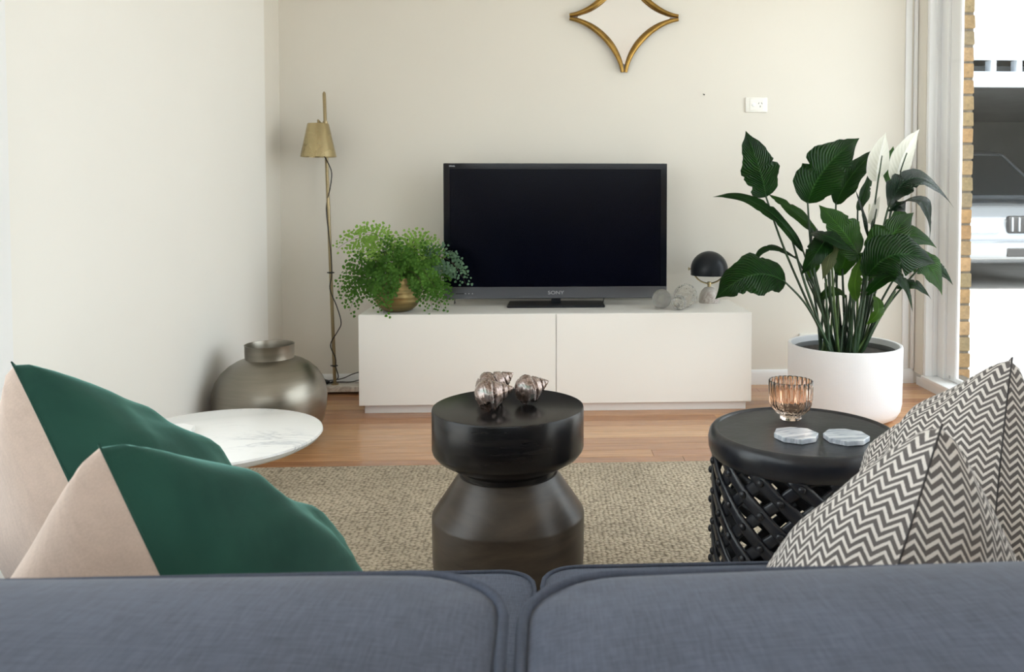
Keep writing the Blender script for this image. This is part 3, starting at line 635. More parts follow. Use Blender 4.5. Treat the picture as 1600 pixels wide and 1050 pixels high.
FRONDS=[
((-0.973, 3.95, 0.755),(-0.802, 3.95, 0.899),1),
((-0.913, 4.0, 0.8),(-0.758, 3.95, 0.884),1),
((-0.849, 3.9, 0.823),(-0.758, 3.95, 0.869),1),
((-0.788, 3.95, 0.833),(-0.744, 3.95, 0.808),1),
((-0.694, 3.89, 0.805),(-0.714, 3.95, 0.748),0),
((-0.645, 3.99, 0.806),(-0.663, 3.95, 0.763),1),
((-0.598, 3.92, 0.816),(-0.639, 3.95, 0.778),1),
((-0.555, 3.95, 0.802),(-0.624, 3.95, 0.793),1),
((-0.514, 4.0, 0.756),(-0.594, 3.95, 0.808),1),
((-0.482, 3.89, 0.715),(-0.564, 3.95, 0.793),0),
((-0.978, 3.95, 0.553),(-0.849, 3.95, 0.733),0),
((-0.938, 3.87, 0.523),(-0.834, 3.95, 0.718),0),
((-0.911, 3.9, 0.466),(-0.834, 3.95, 0.703),0),
((-0.903, 4.0, 0.525),(-0.804, 3.95, 0.718),0),
((-0.841, 3.85, 0.519),(-0.789, 3.95, 0.703),0),
((-0.953, 4.01, 0.622),(-0.818, 3.95, 0.763),0),
((-0.914, 3.95, 0.682),(-0.789, 3.95, 0.748),0),
((-0.791, 3.81, 0.568),(-0.771, 3.95, 0.703),0),
((-0.733, 3.8, 0.467),(-0.742, 3.83, 0.712),0),
((-0.757, 3.81, 0.501),(-0.74, 3.85, 0.696),0),
((-0.713, 3.79, 0.526),(-0.723, 3.85, 0.696),0),
((-0.739, 3.81, 0.582),(-0.723, 3.85, 0.71),0),
((-0.703, 3.8, 0.589),(-0.705, 3.85, 0.696),0),
((-0.374, 3.93, 0.585),(-0.489, 3.95, 0.838),2),
((-0.395, 3.9, 0.636),(-0.489, 3.95, 0.808),2),
((-0.485, 3.9, 0.475),(-0.544, 3.95, 0.732),0),
((-0.517, 3.83, 0.473),(-0.567, 3.9, 0.721),0),
((-0.467, 3.95, 0.55),(-0.534, 3.95, 0.747),0),
((-0.55, 3.82, 0.521),(-0.583, 3.87, 0.723),0),
((-0.496, 3.85, 0.541),(-0.557, 3.9, 0.736),0),
((-0.528, 3.83, 0.608),(-0.583, 3.87, 0.738),0),
((-0.489, 3.99, 0.622),(-0.555, 3.95, 0.762),0),
((-0.56, 3.81, 0.576),(-0.594, 3.85, 0.71),0),
((-0.463, 3.97, 0.502),(-0.52, 3.95, 0.732),0),
((-0.658, 3.85, 0.749),(-0.682, 3.92, 0.72),0),
((-0.612, 3.85, 0.731),(-0.633, 3.91, 0.72),0),
((-0.709, 3.87, 0.735),(-0.704, 3.91, 0.715),0),
((-0.577, 3.85, 0.689),(-0.608, 3.9, 0.721),0),
((-0.744, 3.87, 0.688),(-0.734, 3.91, 0.727),0),
((-0.671, 4.03, 0.687),(-0.676, 3.99, 0.73),0),
((-0.744, 4.03, 0.758),(-0.725, 3.99, 0.73),0),
((-0.591, 4.03, 0.736),(-0.622, 3.99, 0.745),0),
((-0.82, 4.03, 0.706),(-0.765, 3.98, 0.74),0),
((-0.673, 3.83, 0.674),(-0.683, 3.89, 0.686),0),
((-0.823, 3.91, 0.646),(-0.767, 3.93, 0.719),0),
((-0.517, 3.93, 0.673),(-0.574, 3.95, 0.741),0),
]
lily = thing('peace_lily', (1.357, 3.70, .297), 'tall peace lily with glossy dark leaves and white flowers', 'plant')
LEAFMAT = ['leaf_dark', 'leaf_mid', 'leaf_pale', 'leaf_lime', 'leaf_gloss']
rnd = random.Random(3)
def leaf(name, b, m_, t, w, nrm, mat, parent, seed, notch=.10, fold=.22, wave=.09, pointed=1.0):
    r = random.Random(seed); bm = bmesh.new(); uvl = bm.loops.layers.uv.new('UVMap')
    NU, NV = 30, 10; nrm = Vector(nrm).normalized(); grid = []
    cuts = [(r.random()*.75+.12, r.choice((-1, 1)), r.uniform(.25, .8)) for _ in range(3)] if notch else []
    ph = r.random()*9; L = (Vector(t)-Vector(b)).length
    for i in range(NU+1):
        u = i/NU; p = bez(b, m_, t, u); tg = (bez(b, m_, t, min(1, u+.02))-bez(b, m_, t, max(0, u-.02))).normalized()
        side = tg.cross(nrm); side = side.normalized() if side.length > 1e-4 else Vector((1, 0, 0)); nn = side.cross(tg)
        pr = max(0.0, math.sin(math.pi*min(1, u**.78))) ** .72 * (1-.25*u**6) + .02*(1-u)
        if pointed and u > .86: pr *= (1-(u-.86)/.14*.55)
        row = []
        for j in range(NV+1):
            v = j/NV*2-1; s = 1 if v > 0 else -1
            edge = 1 + wave*math.sin(u*17+ph*s) + (notch*.5*math.sin(u*61+ph) if notch else 0)
            for cu, cs, cd in cuts:
                if cs == s and abs(u-cu-.03*abs(v)) < .02: edge *= 1-cd*.45
            q = p + side*(v*pr*w*.5*edge) - nn*(-fold*abs(v)*pr*w*.5*(1-.8*abs(v))) + nn*(wave*.35*w*v*v*math.sin(u*11+ph+s*1.3))*pr
            row.append(bm.verts.new(q-Vector(parent.location)))
        grid.append(row)
    for i in range(NU):
        for j in range(NV):
            f = bm.faces.new((grid[i][j], grid[i+1][j], grid[i+1][j+1], grid[i][j+1]))
            for lp, (a, c) in zip(f.loops, ((i, j), (i+1, j), (i+1, j+1), (i, j+1))): lp[uvl].uv = (a/NU, c/NV)
    bmesh.ops.solidify(bm, geom=bm.faces[:], thickness=.0007)
    return meshobj(name, bm, mat, parent, angle=80)
def stalk(name, pts, r0, r1, mat, parent, n=7):
    pp = smoothpath(pts, 7); k = len(pp)
    return tubeobj(name, [p-Vector(parent.location) for p in pp], [r0+(r1-r0)*i/(k-1) for i in range(k)], mat, parent, n)
for i, (b, m_, t, w, nrm, kind, r0, r1) in enumerate(LEAVES):
    lf = leaf('leaf', b, m_, t, w, nrm, LEAFMAT[kind], lily, i+1, notch=.05 if w > .12 else .02, fold=.25 if w > .05 else .5)
    d = (bez(b, m_, t, .08)-Vector(b))*.5
    root = Vector(r0); root.z = .292; cc = Vector((1.357, 3.70, .292)); root = cc+(root-cc)*.9
    st = stalk('stem', [root, r1, b, Vector(b)+d], .0062, .0030, 'stem_pale' if kind in (2, 3) else 'stem', lily)
for i, (a, b, c) in enumerate(STALKS):
    root = Vector(a); root.z = .292; stalk('stem', [root, b, c], .0075, .0045, 'stem_pale' if i % 3 == 1 else 'stem', lily)
for k, (dx, dy, h, lx, ly) in enumerate([(rnd.uniform(-.09, .07), rnd.uniform(-.08, .05), rnd.uniform(.16, .36), rnd.uniform(-.06, .06), rnd.uniform(-.03, .03)) for _ in range(16)]):
    a = Vector((1.357+dx-.02, 3.69+dy, .292)); stalk('stem', [a, a+Vector((lx*.4, ly*.4, h*.5)), a+Vector((lx, ly, h))], .0085, .003, 'stem' if k % 3 else 'stem_pale', lily)
for i, (a, b, c, d, e, w) in enumerate(FLOWERS):
    root = Vector(a); root.z = .292
    sp = leaf('spathe', c, d, e, w*1.12, (.15, -1, .1), 'spathe', lily, 90+i, notch=0, fold=-.5, wave=.03)
    stalk('stem', [root, b, Vector(c)+Vector((0, -.018, -.01)), bez(c, d, e, .25)+Vector((0, -.026, 0)), bez(c, d, e, .58)+Vector((0, -.020, 0))], .0055, .0026, 'stem', lily)
    c2 = Vector(c)+Vector((.0, .03, .01)); stalk('spadix', [c2, c2+Vector((.004, .01, .04)), c2+Vector((.006, .012, .085))], .006, .004, 'spadix', sp if False else lily, 8)

# --- maidenhair fern in a brass pot
PB = Vector((-.698, 3.955, CT))
pot = thing('brass_pot', PB, 'ribbed round brass pot on the white cabinet', 'pot')
prof = []
N = 26
for i in range(N+1):
    z = .158*i/N; t = (z-.074)/.088; r = .107*math.sqrt(max(.02, 1-t*t)) if z < .074 else .107*math.sqrt(max(.02, 1-((z-.074)/.135)**2))
    prof.append((max(r, .055)+.0013*math.cos(z/.158*2*math.pi*6.5), z))
latheobj('pot_body', [(.05, 0)]+prof[1:]+[(.083, .160), (.080, .157), (.078, .13), (.07, .12), (.01, .118)], 'brass_pot', pot, 72, angle=60)
latheobj('soil', [(.074, .121), (.076, .139), (.04, .145), (.005, .146)], 'soil', pot, 28)
fern = thing('maidenhair_fern', PB+Vector((0, 0, .145)), 'bushy maidenhair fern with arching lacy fronds beside the television', 'plant')
FM = ['fern_dark', 'fern_light', 'fern_grey']
rnd = random.Random(21)
def frond(tip, ctrl, kind):
    r = rnd; base = Vector((PB.x+r.uniform(-.045, .045), PB.y+r.uniform(-.045, .045), PB.z+.143)); tip = Vector(tip); ctrl = Vector(ctrl)
    org = Vector(fern.location)
    def path(t): return base*(1-t)**2+ctrl*2*t*(1-t)+tip*t*t
    n = 20; spine = [path(i/n) for i in range(n+1)]
    L = sum((spine[i+1]-spine[i]).length for i in range(n))
    root = tubeobj('frond', [p-org for p in spine], [.0016*(1-.6*i/n) for i in range(n+1)], 'fern_stem', fern, 5)
    bm = bmesh.new(); bmst = bmesh.new()
    step = .025/L; t = max(.22, 1-.26/L); sd = 1
    while t < 1.0:
        p = path(t); tg = (path(min(1, t+.02))-path(t-.02)).normalized()
        rel = (t-.22)/.78; ln = .066*(1-rel)**.6+.022
        sidev = tg.cross(Vector((r.uniform(-.3, .3), -1, r.uniform(-.2, .5)))).normalized()*sd
        dirv = (sidev*.9+tg*.55+Vector((0, 0, -.15))+Vector((0, r.uniform(-.5, .3), 0))).normalized()
        k = max(1, int(ln/.0135)); q = p.copy()
        for j in range(k):
            dirv = (dirv+Vector((0, 0, -.10))).normalized(); q = q+dirv*.0140
            for s2 in ((-1, 1) if j < k-1 else (0,)):
                up = Vector((r.uniform(-.5, .5), -1+r.uniform(-.4, .4), r.uniform(-.1, .9))).normalized()
                d = (dirv*(.7 if s2 else 1)+dirv.cross(up).normalized()*s2*.9+Vector((0, 0, -.18))).normalized()
                sv = d.cross(up).normalized(); sz = r.uniform(.0125, .0190)*(1 if rel < .8 else .8); u2 = sv.cross(d)
                st_ = q+d*.003
                vs = [st_]+[st_+d*(sz*a)+sv*(sz*b)+u2*(sz*c) for a, b, c in ((.55, -.52, .06), (.95, -.30, .0), (.86, -.04, -.03), (1.0, .22, .0), (.6, .52, .06))]
                bm.faces.new([bm.verts.new(v-org) for v in vs])
        t += step*r.uniform(.9, 1.2)*(1 if rel < .55 else .55); sd = -sd
    o = meshobj('leaflets', bm, FM[kind], root, smooth=False); o['kind'] = 'stuff'; bmst.free()
for t, c, k in FRONDS: frond(t, c, k)

# --- glass balls and small black lamp on the cabinet
def ball(r, loc, mat, label):
    bm = bmesh.new(); bmesh.ops.create_uvsphere(bm, u_segments=40, v_segments=24, radius=r)
    for v in bm.verts: v.co *= 1+.006*mnoise.noise(v.co*60)
    o = meshobj('glass_ball', bm, mat); o.location = (loc[0], loc[1], CT+r*.997); return tag(o, label, 'ornament', 'glass balls on the cabinet')
ball(.0465, (.562, 3.985), 'swirl_glass', 'clear glass ball with grey feathered streaks next to the television corner')
ball(.0575, (.684, 4.025), 'clear_glass', 'largest of the crackled glass balls beside the small black lamp')
ball(.0355, (.636, 3.927), 'clear_glass', 'smallest of the three glass balls on the white cabinet')
tl = thing('table_lamp', (.832, 4.185, CT), 'small table lamp with black dome shade on marble half-dome', 'lamp')
latheobj('base', [(.050, 0), (.051, .004), (.0505, .02), (.047, .042), (.038, .062), (.024, .076), (.008, .081), (.001, .0812)], 'marble_lamp', tl, 48)
latheobj('stem', [(.0085, .078), (.0085, .090), (.010, .091), (.010, .105), (.006, .107)], 'brass', tl, 24)
bm = bmesh.new(); tube(bm, [(math.sin(a)*.0855 if True else 0, 0, .182-math.cos(a)*.0845) for a in [R(-97+i*194/40) for i in range(41)]], .0042, 10); meshobj('yoke', bm, 'brass', tl, angle=60)
dome = [(.0925, .140), (.0935, .142)]+[(.0945*math.cos(a), .168+.0945*math.sin(a)) for a in [R(-10+i*100/18) for i in range(19)]]
latheobj('shade', [(r, z) for r, z in dome if r > .0005]+[(.001, .2625), (.001, .259)]+[(.091*math.cos(R(85-i*90/14)), .166+.091*math.sin(R(85-i*90/14))) for i in range(15)]+[(.0905, .140)], 'lamp_black', tl, 56, cap0=False, cap1=False)
for s in (-1, 1):
    bm = bmesh.new(); tube(bm, [(s*.088, 0, .172), (s*.104, 0, .172)], .0028, 10); tube(bm, [(s*.102, 0, .172), (s*.1045, 0, .172), (s*.107, 0, .172)], [.0075, .0085, .0075], 14); meshobj('knob', bm, 'brass', tl)

# --- star mirror
mi = thing('wall_mirror', (.408, 4.325, 1.921), 'four-pointed star mirror with curved antique gold frame', 'mirror')
H_ = .282
def arc(sx, sz):
    pts = []
    P = [(H_, .0088), (.160, .018), (.018, .160), (.0088, H_)]
    for i in range(37):
        t = i/36; a = [(1-t)**3, 3*t*(1-t)**2, 3*t*t*(1-t), t**3]
        pts.append((sx*sum(w*p[0] for w, p in zip(a, P)), sz*sum(w*p[1] for w, p in zip(a, P))))
    return pts
for sx, sz in ((-1, 1), (1, 1), (1, -1), (-1, -1)):
    pp = arc(sx, sz); n = len(pp)
    tubeobj('frame_bar', [(x, -.010, z) for x, z in pp], [.0088+.0062*math.sin(math.pi*i/(n-1))**.8 for i in range(n)], 'frame_gold', mi, 14)
    tubeobj('inner_bead', [(x*.965-sx*.006*math.sin(math.pi*i/(n-1)), -.006, z*.965-sz*.006*math.sin(math.pi*i/(n-1))) for i, (x, z) in enumerate(pp)][6:-6], .0055, 'frame_gold', mi, 10)
outline = []
for sx, sz, rev in ((1, 1, False), (-1, 1, True), (-1, -1, False), (1, -1, True)):
    a = [(x*.86, z*.86) for x, z in arc(sx, sz)]; outline += (a[::-1] if rev else a)[:-1]
bm = bmesh.new(); prism(bm, outline, 0, .004); bmesh.ops.rotate(bm, cent=(0, 0, 0), matrix=Matrix.Rotation(R(90), 3, 'X'), verts=bm.verts); meshobj('mirror_glass', bm, 'mirror', mi, smooth=False)

# --- wall sockets, nail, blind cord
so = thing('power_socket', (1.1065, YB, 1.4765), 'white single power socket with switch high on the wall', 'socket')
boxobj('plate', (-.0585, .0585, -.009, 0, -.0385, .0385), 'plate', so, .003, 2); boxobj('inset', (-.036, .036, -.0112, -.009, -.029, .029), 'plate', so, .001, 1)
sw = latheobj('switch', [(.0105, 0), (.0105, .003), (.008, .0045)], 'trim_white', so, 24); sw.location = (-.0155, -.0108, 0); sw.rotation_euler = (R(80), 0, 0)
for (dx, dz, rot) in ((.011, .008, -28), (.027, .008, 28), (.019, -.0085, 0)):
    o = boxobj('pin_slot', (-.0013, .0013, -.0116, -.0108, -.0045, .0045), 'slot', so, smooth=False); o.location = (dx, 0, dz); o.rotation_euler.y = R(-rot)
so2 = thing('double_socket', (1.43, YB, .233), 'white double socket low on the wall behind the planter', 'socket')
boxobj('plate', (-.085, .085, -.012, 0, -.036, .036), 'plate', so2, .003, 2)
for x in (-.04, .04):
    for (dx, dz, rot) in ((-.008, .006, -28), (.008, .006, 28), (0, -.01, 0)):
        o = boxobj('pin_slot', (-.0013, .0013, -.0126, -.0118, -.0045, .0045), 'slot', so2, smooth=False); o.location = (x+dx, 0, dz); o.rotation_euler.y = R(-rot)
nail = meshobj('nail', tube(bmesh.new(), [(0, 0, 0), (.001, -.008, -.003), (.002, -.016, -.005), (.002, -.0175, -.0052)], [.0015, .0015, .0035, .003], 10), 'slot'); nail.location = (.827, YB, 1.532); tag(nail, 'small dark nail in the bare wall near the socket', 'nail')
bc = thing('blind_cord', (1.998, 4.19, 1.10), 'thin white blind cord with toggle hanging in the window corner', 'cord')
tubeobj('cord', smoothpath([(0, 0, 1.18), (.001, 0, .8), (-.001, -.002, .4), (0, 0, .0)], 6), .0016, 'trim_white', bc, 6); tubeobj('cord', smoothpath([(.012, 0, 1.18), (.010, 0, .6), (.004, 0, .1), (0, 0, .0)], 6), .0016, 'trim_white', bc, 6)
latheobj('toggle', [(.003, -.035), (.0055, -.03), (.0055, -.006), (.002, .002)], 'trim_white', bc, 16)

# --- rug
bm = bmesh.new(); box(bm, -1.30, 1.55, 1.28, 3.058, .0, .012, .004, 2); rug = tag(meshobj('rug', bm, 'rug'), 'natural woven sisal rug on the oak floor', 'rug')

# --- drum stool
stool = thing('drum_stool', (-.093, 2.06, .012), 'dark timber hourglass drum stool in the middle of the rug', 'stool')
latheobj('top', [(.118, .300), (.118, .318), (.124, .324), (.150, .336), (.176, .352), (.1855, .364), (.188, .372), (.188, .4665), (.1865, .4705), (.182, .472), (.001, .472)], 'stool_top', stool, 96, angle=28)
latheobj('body', [(.170, 0), (.1795, .006), (.188, .10), (.189, .203), (.1875, .209), (.122, .306), (.118, .307)], 'stool_body', stool, 96, angle=28)

# --- lattice side table
bt = thing('lattice_table', (.622, 1.965, .012), 'black round side table with pierced lattice metal sides', 'table')
latheobj('top', [(.195, .372), (.215, .366), (.222, .372), (.2265, .386), (.2275, .405), (.2245, .420), (.2185, .4275), (.2130, .430), (.2085, .4300), (.2055, .4255), (.203, .4248), (.001, .4248)], 'iron', bt, 96, angle=60)
latheobj('base_ring', [(.190, .0), (.222, .0), (.226, .010), (.224, .028), (.212, .036), (.195, .034)], 'iron', bt, 96, cap0=False, cap1=False, angle=60)
NS = 15; R0 = .211; z0, z1 = .026, .376; pitch = 2*math.pi/NS; vh = .0735
def band(sgn, rr):
    bm = bmesh.new(); rows = []; n = 40
    for i in range(n+1):
        z = z0+(z1-z0)*i/n; a = sgn*(z-z0)/vh*pitch; p = Vector((math.cos(a)*rr, math.sin(a)*rr, z)); N_ = Vector((math.cos(a), math.sin(a), 0))
        T = Vector((-math.sin(a)*rr*sgn*pitch/vh, math.cos(a)*rr*sgn*pitch/vh, 1)).normalized(); S = T.cross(N_).normalized()
        w = .0138+.0010*math.sin(i*.9+sgn)
        rows.append([bm.verts.new(p+S*a_*w+N_*b_) for a_, b_ in ((-1, -.004), (-1, .002), (-.6, .0045), (.6, .0045), (1, .002), (1, -.004))])
    for a, b in zip(rows, rows[1:]):
        for k in range(6): bm.faces.new((a[k], a[(k+1) % 6], b[(k+1) % 6], b[k]))
    bm.faces.new(rows[0]); bm.faces.new(rows[-1][::-1]); bmesh.ops.recalc_face_normals(bm, faces=bm.faces[:])
    for f in bm.faces: f.smooth = True
    me = bpy.data.meshes.new('lattice_band'); bm.to_mesh(me); bm.free(); me.materials.append(MATS['iron']); return me
mA, mB = band(1, R0-.004), band(-1, R0+.004)
for i in range(NS):
    for me in (mA, mB): meobj('lattice_band', me, None, bt).rotation_euler.z = i*pitch
bm = bmesh.new(); lathe(bm, [(.0085, -.002), (.009, .002), (.0075, .0055), (.003, .0075)], 12); bmesh.ops.rotate(bm, cent=(0, 0, 0), matrix=Matrix.Rotation(R(90), 3, 'Y'), verts=bm.verts)
for f in bm.faces: f.smooth = True
rv = bpy.data.meshes.new('rivet'); bm.to_mesh(rv); bm.free(); rv.materials.append(MATS['iron'])
for i in range(NS):
    for kk in range(0, 11):
        z = z0+kk*vh/2
        if z > z1-.004: continue
        a = (i+(kk % 2)*.5)*pitch
        o = meobj('rivet', rv, None, bt); o.location = (math.cos(a)*(R0+.008), math.sin(a)*(R0+.008), z); o.rotation_euler.z = a
TT = .012+.4248
# ribbed amber glass
cup = bmesh.new()
prof = [(.021, .0), (.026, .001), (.0275, .004), (.0255, .008), (.027, .0115), (.0375, .018), (.0465, .028), (.0515, .042), (.0530, .058), (.0535, .082), (.0535, .0985), (.0528, .0995)]
inner = [(.0510, .098), (.0505, .058), (.0490, .043), (.044, .031), (.034, .0225), (.02, .019), (.001, .018)]
lathe(cup, prof+inner, 192, cap0=True, cap1=True, rfun=lambda r, z, a: r*(1+(.075 if (r, z) in prof else .035)*min(1, max(0, (z-.012)/.012))*(abs(math.cos(a*12))-.5) if r > .033 and z > .017 else 1))
tumbler = meshobj('glass_tumbler', cup, 'amber_glass', angle=50); tumbler.location = (.6235, 2.075, TT+.0003); tag(tumbler, 'ribbed amber glass tumbler on the black lattice table', 'glass')
def coaster(x, y, z, rot, label, mat, rad=.052, group=None):
    bm = bmesh.new(); rr = [1, .97, 1.02, .98, 1.0, 1.03, .97, 1.0]
    prism(bm, [(rad*rr[i]*math.cos(R(22.5+45*i)), rad*rr[i]*math.sin(R(22.5+45*i))) for i in range(8)], 0, .012)
    bmesh.ops.bevel(bm, geom=bm.edges[:], offset=.0012, segments=1, affect='EDGES'); o = meshobj('coaster', bm, mat, smooth=False); o.location = (x, y, z+.0002); o.rotation_euler.z = rot
    return tag(o, label, 'coaster', group)
coaster(.588, 1.912, TT, .35, 'grey veined octagonal marble coaster right beside the amber glass', 'marble_grey', .053, 'grey marble coasters')
coaster(.700, 1.892, TT, .1, 'grey octagonal marble coaster by itself next to the zigzag cushions', 'marble_grey', .053, 'grey marble coasters')

# --- marble side table
mt = thing('marble_table', (-.806, 2.06, .012), 'round white marble side table next to the pewter vase', 'table')
latheobj('top', [(.001, .376), (.19, .376), (.225, .384), (.243, .394), (.2495, .403), (.248, .408), (.244, .4095), (.001, .4095)], 'marble_white', mt, 96, angle=50)
latheobj('pedestal', [(.150, 0), (.148, .006), (.09, .018), (.045, .05), (.028, .12), (.026, .22), (.036, .30), (.07, .355), (.11, .376)], 'trim_white', mt, 48)
coaster(-.918, 2.065, .012+.4095, .2, 'white octagonal marble coaster on the round marble table', 'marble_white', .055)

# --- sea shells
def shell(label, loc, s, rotq):
    """turban shell: globular last whorl, short stepped spire, open mouth underneath"""
    bm = bmesh.new(); rows = []; n, m_ = 64, 56; q = .56
    for i in range(n+1):
        t = .012+.988*i/n; row = []
        for j in range(m_):
            th = 2*math.pi*j/m_; w = math.log(t/.70)/math.log(q)+j/m_
            d = abs((w % 1)-.5)*2                      # 1 at a suture, 0 in the middle of a whorl
            E = .40*(t/.62)**.86 if t < .62 else .40*math.sqrt(max(.0004, 1-((t-.62)/.385)**2))
            grow = 1+.22*(j/m_-.5)*min(1, t*1.4) if t < .97 else 1
            r_ = E*grow*(1-.20*max(0, (d-.62)/.38)**1.5*(1 if t < .80 else 0))*(1+.010*math.sin(t*95))
            if t > .45:                                # the mouth
                dx, dz = (th-math.pi*1.55)/.62, (t-.74)/.20; mm = dx*dx+dz*dz
                if mm < 1: r_ *= 1-.55*(1-mm)**.5
                elif mm < 1.5: r_ *= 1+.06*(1.5-mm)/.5
            row.append(bm.verts.new((r_*math.cos(th)*s, r_*math.sin(th)*s, (.62-t)*s)))
        rows.append(row)
    for a, b in zip(rows, rows[1:]):
        for j in range(m_): bm.faces.new((a[j], a[(j+1) % m_], b[(j+1) % m_], b[j]))
    bm.faces.new(rows[0]); bm.faces.new(rows[-1][::-1])
    M = Matrix.Rotation(rotq[2], 3, 'Z') @ Matrix.Rotation(rotq[1], 3, 'Y') @ Matrix.Rotation(rotq[0], 3, 'Z')
    bmesh.ops.rotate(bm, cent=(0, 0, 0), matrix=M, verts=bm.verts)
    zz = min(v.co.z for v in bm.verts); bmesh.ops.translate(bm, vec=(0, 0, -zz), verts=bm.verts)
    o = meshobj('sea_shell', bm, 'shell', angle=70); o.location = (loc[0], loc[1], .4842); return tag(o, label, 'shell', 'pearly shells on the drum stool')
shell('plump brown pearly spiral shell touching the shell with the raised tip', (-.134, 2.000), .098, (R(45), R(80), R(14)))
shell('pearly spiral shell with its pointed tip raised, touching a plumper one', (-.136, 2.092), .106, (R(80), R(64), R(22)))
shell('pearly green-pink spiral shell lying apart from the other two', (-.042, 2.062), .094, (R(60), R(78), R(28)))

# ================================================================== SOFA AND CUSHIONS
sofa = thing('sofa', (-.015, .70, 0), 'blue-grey fabric sofa with piped back and seat cushions', 'sofa')
def boxcushion(name, x0, x1, y0, y1, zt, zb, r, crown, seed, bulge=.012, pipe=.0033, front_drop=0):
    bm = bmesh.new(); cx_, cy_ = (x0+x1)/2, (y0+y1)/2; hx, hy = (x1-x0)/2, (y1-y0)/2; NX, NY = 56, 24
    def place(s, t, ins=0):
        x, y_ = s*hx, t*hy; ax, ay = abs(x), abs(y_)
        if ax > hx-r and ay > hy-r:
            dx, dy = (ax-(hx-r))/r, (ay-(hy-r))/r; m_ = max(dx, dy); l_ = math.hypot(dx, dy)
            if l_ > 1e-6: dx, dy = dx/l_*m_, dy/l_*m_
            ax, ay = hx-r+dx*r, hy-r+dy*r
        return math.copysign(ax, x), math.copysign(ay, y_)
    def sp(i, n):                                      # finer near the borders
        u = 2*i/n-1; return math.sin(u*math.pi/2)*.55+u*.45
    grid = []
    for i in range(NX+1):
        row = []
        for j in range(NY+1):
            s, t = sp(i, NX), sp(j, NY); x, y_ = place(s, t)
            ex, ey = 1-abs(s)**2.6, 1-abs(t)**2.2
            h = crown*(max(0, ex)**.55)*(max(0, ey)**.6)
            h += .004*mnoise.noise(Vector((x*5+seed, y_*9, 1.3)))*max(0, ex)**.5*max(0, ey)**.5
            row.append(bm.verts.new((cx_+x, cy_+y_, zt+h)))
        grid.append(row)
    for i in range(NX):
        for j in range(NY): bm.faces.new((grid[i][j], grid[i+1][j], grid[i+1][j+1], grid[i][j+1]))
    ring = [grid[i][0] for i in range(NX+1)]+[grid[NX][j] for j in range(1, NY+1)]+[grid[i][NY] for i in range(NX-1, -1, -1)]+[grid[0][j] for j in range(NY-1, 0, -1)]
    base = [v.co.copy() for v in ring]; prev = ring; n = len(ring); steps = 7
    for k in range(1, steps+1):
        t = k/steps; out = bulge*math.sin(math.pi*t); cur = []
        for c in base:
            d = Vector((c.x-cx_, c.y-cy_, 0)); px = max(-hx+r, min(hx-r, d.x)); py = max(-hy+r, min(hy-r, d.y)); nn = Vector((d.x-px, d.y-py, 0)); nn = nn.normalized() if nn.length > 1e-6 else d.normalized()
            cur.append(bm.verts.new((c.x+nn.x*out, c.y+nn.y*out, zt+(zb-zt)*t)))
        for a in range(n): bm.faces.new((prev[a], prev[(a+1) % n], cur[(a+1) % n], cur[a]))
        prev = cur
    bm.faces.new(prev[::-1])
    o = meshobj(name, bm, 'sofa', sofa, angle=60)
    pts = [c+Vector((0, 0, .001)) for c in base]
    bmp = bmesh.new(); m_ = len(pts); rings = []
    for i, p in enumerate(pts):
        t = (pts[(i+1) % m_]-pts[i-1]).normalized(); nn = Vector((t.y, -t.x, 0)).normalized(); up = Vector((0, 0, 1)); w = pipe*(1+.06*mnoise.noise(p*40))
        rings.append([bmp.verts.new(p+nn*(math.cos(2*math.pi*q/8)*w+.0015)+up*(math.sin(2*math.pi*q/8)*w)) for q in range(8)])
    for i in range(m_):
        a, b = rings[i], rings[(i+1) % m_]
        for q in range(8): bmp.faces.new((a[q], a[(q+1) % 8], b[(q+1) % 8], b[q]))
    meshobj('piping', bmp, 'sofa_pipe', o, angle=80)
    return o
boxcushion('back_cushion', -.985, -.0265, .265, .545, .757, .37, .060, .030, 1)
boxcushion('back_cushion', -.0125, .955, .265, .545, .754, .37, .060, .030, 4)
boxcushion('seat_cushion', -.985, -.0175, .50, 1.222, .447, .27, .05, .012, 7)
boxcushion('seat_cushion', -.0035, .955, .50, 1.226, .450, .27, .05, .012, 9)
boxobj('frame', (-1.0, .97, .20, 1.20, .09, .27), 'sofa', sofa, .02, 3)
boxobj('back_frame', (-1.0, .97, .13, .26, .09, .66), 'sofa', sofa, .03, 4)
for a, b in ((-1.20, -1.0), (.97, 1.17)): boxobj('arm', (a, b, .15, 1.2, .09, .60), 'sofa', sofa, .04, 4)
for xx in (-1.12, 1.09):
    for yy in (.24, 1.12): latheobj('leg', [(.018, 0), (.028, .085), (.028, .095)], 'stool_top', sofa, 20).data.transform(Matrix.Translation((xx, yy, .0)))
shift_children(sofa)
for o in sofa.children:
    if o.name.startswith('leg') : pass

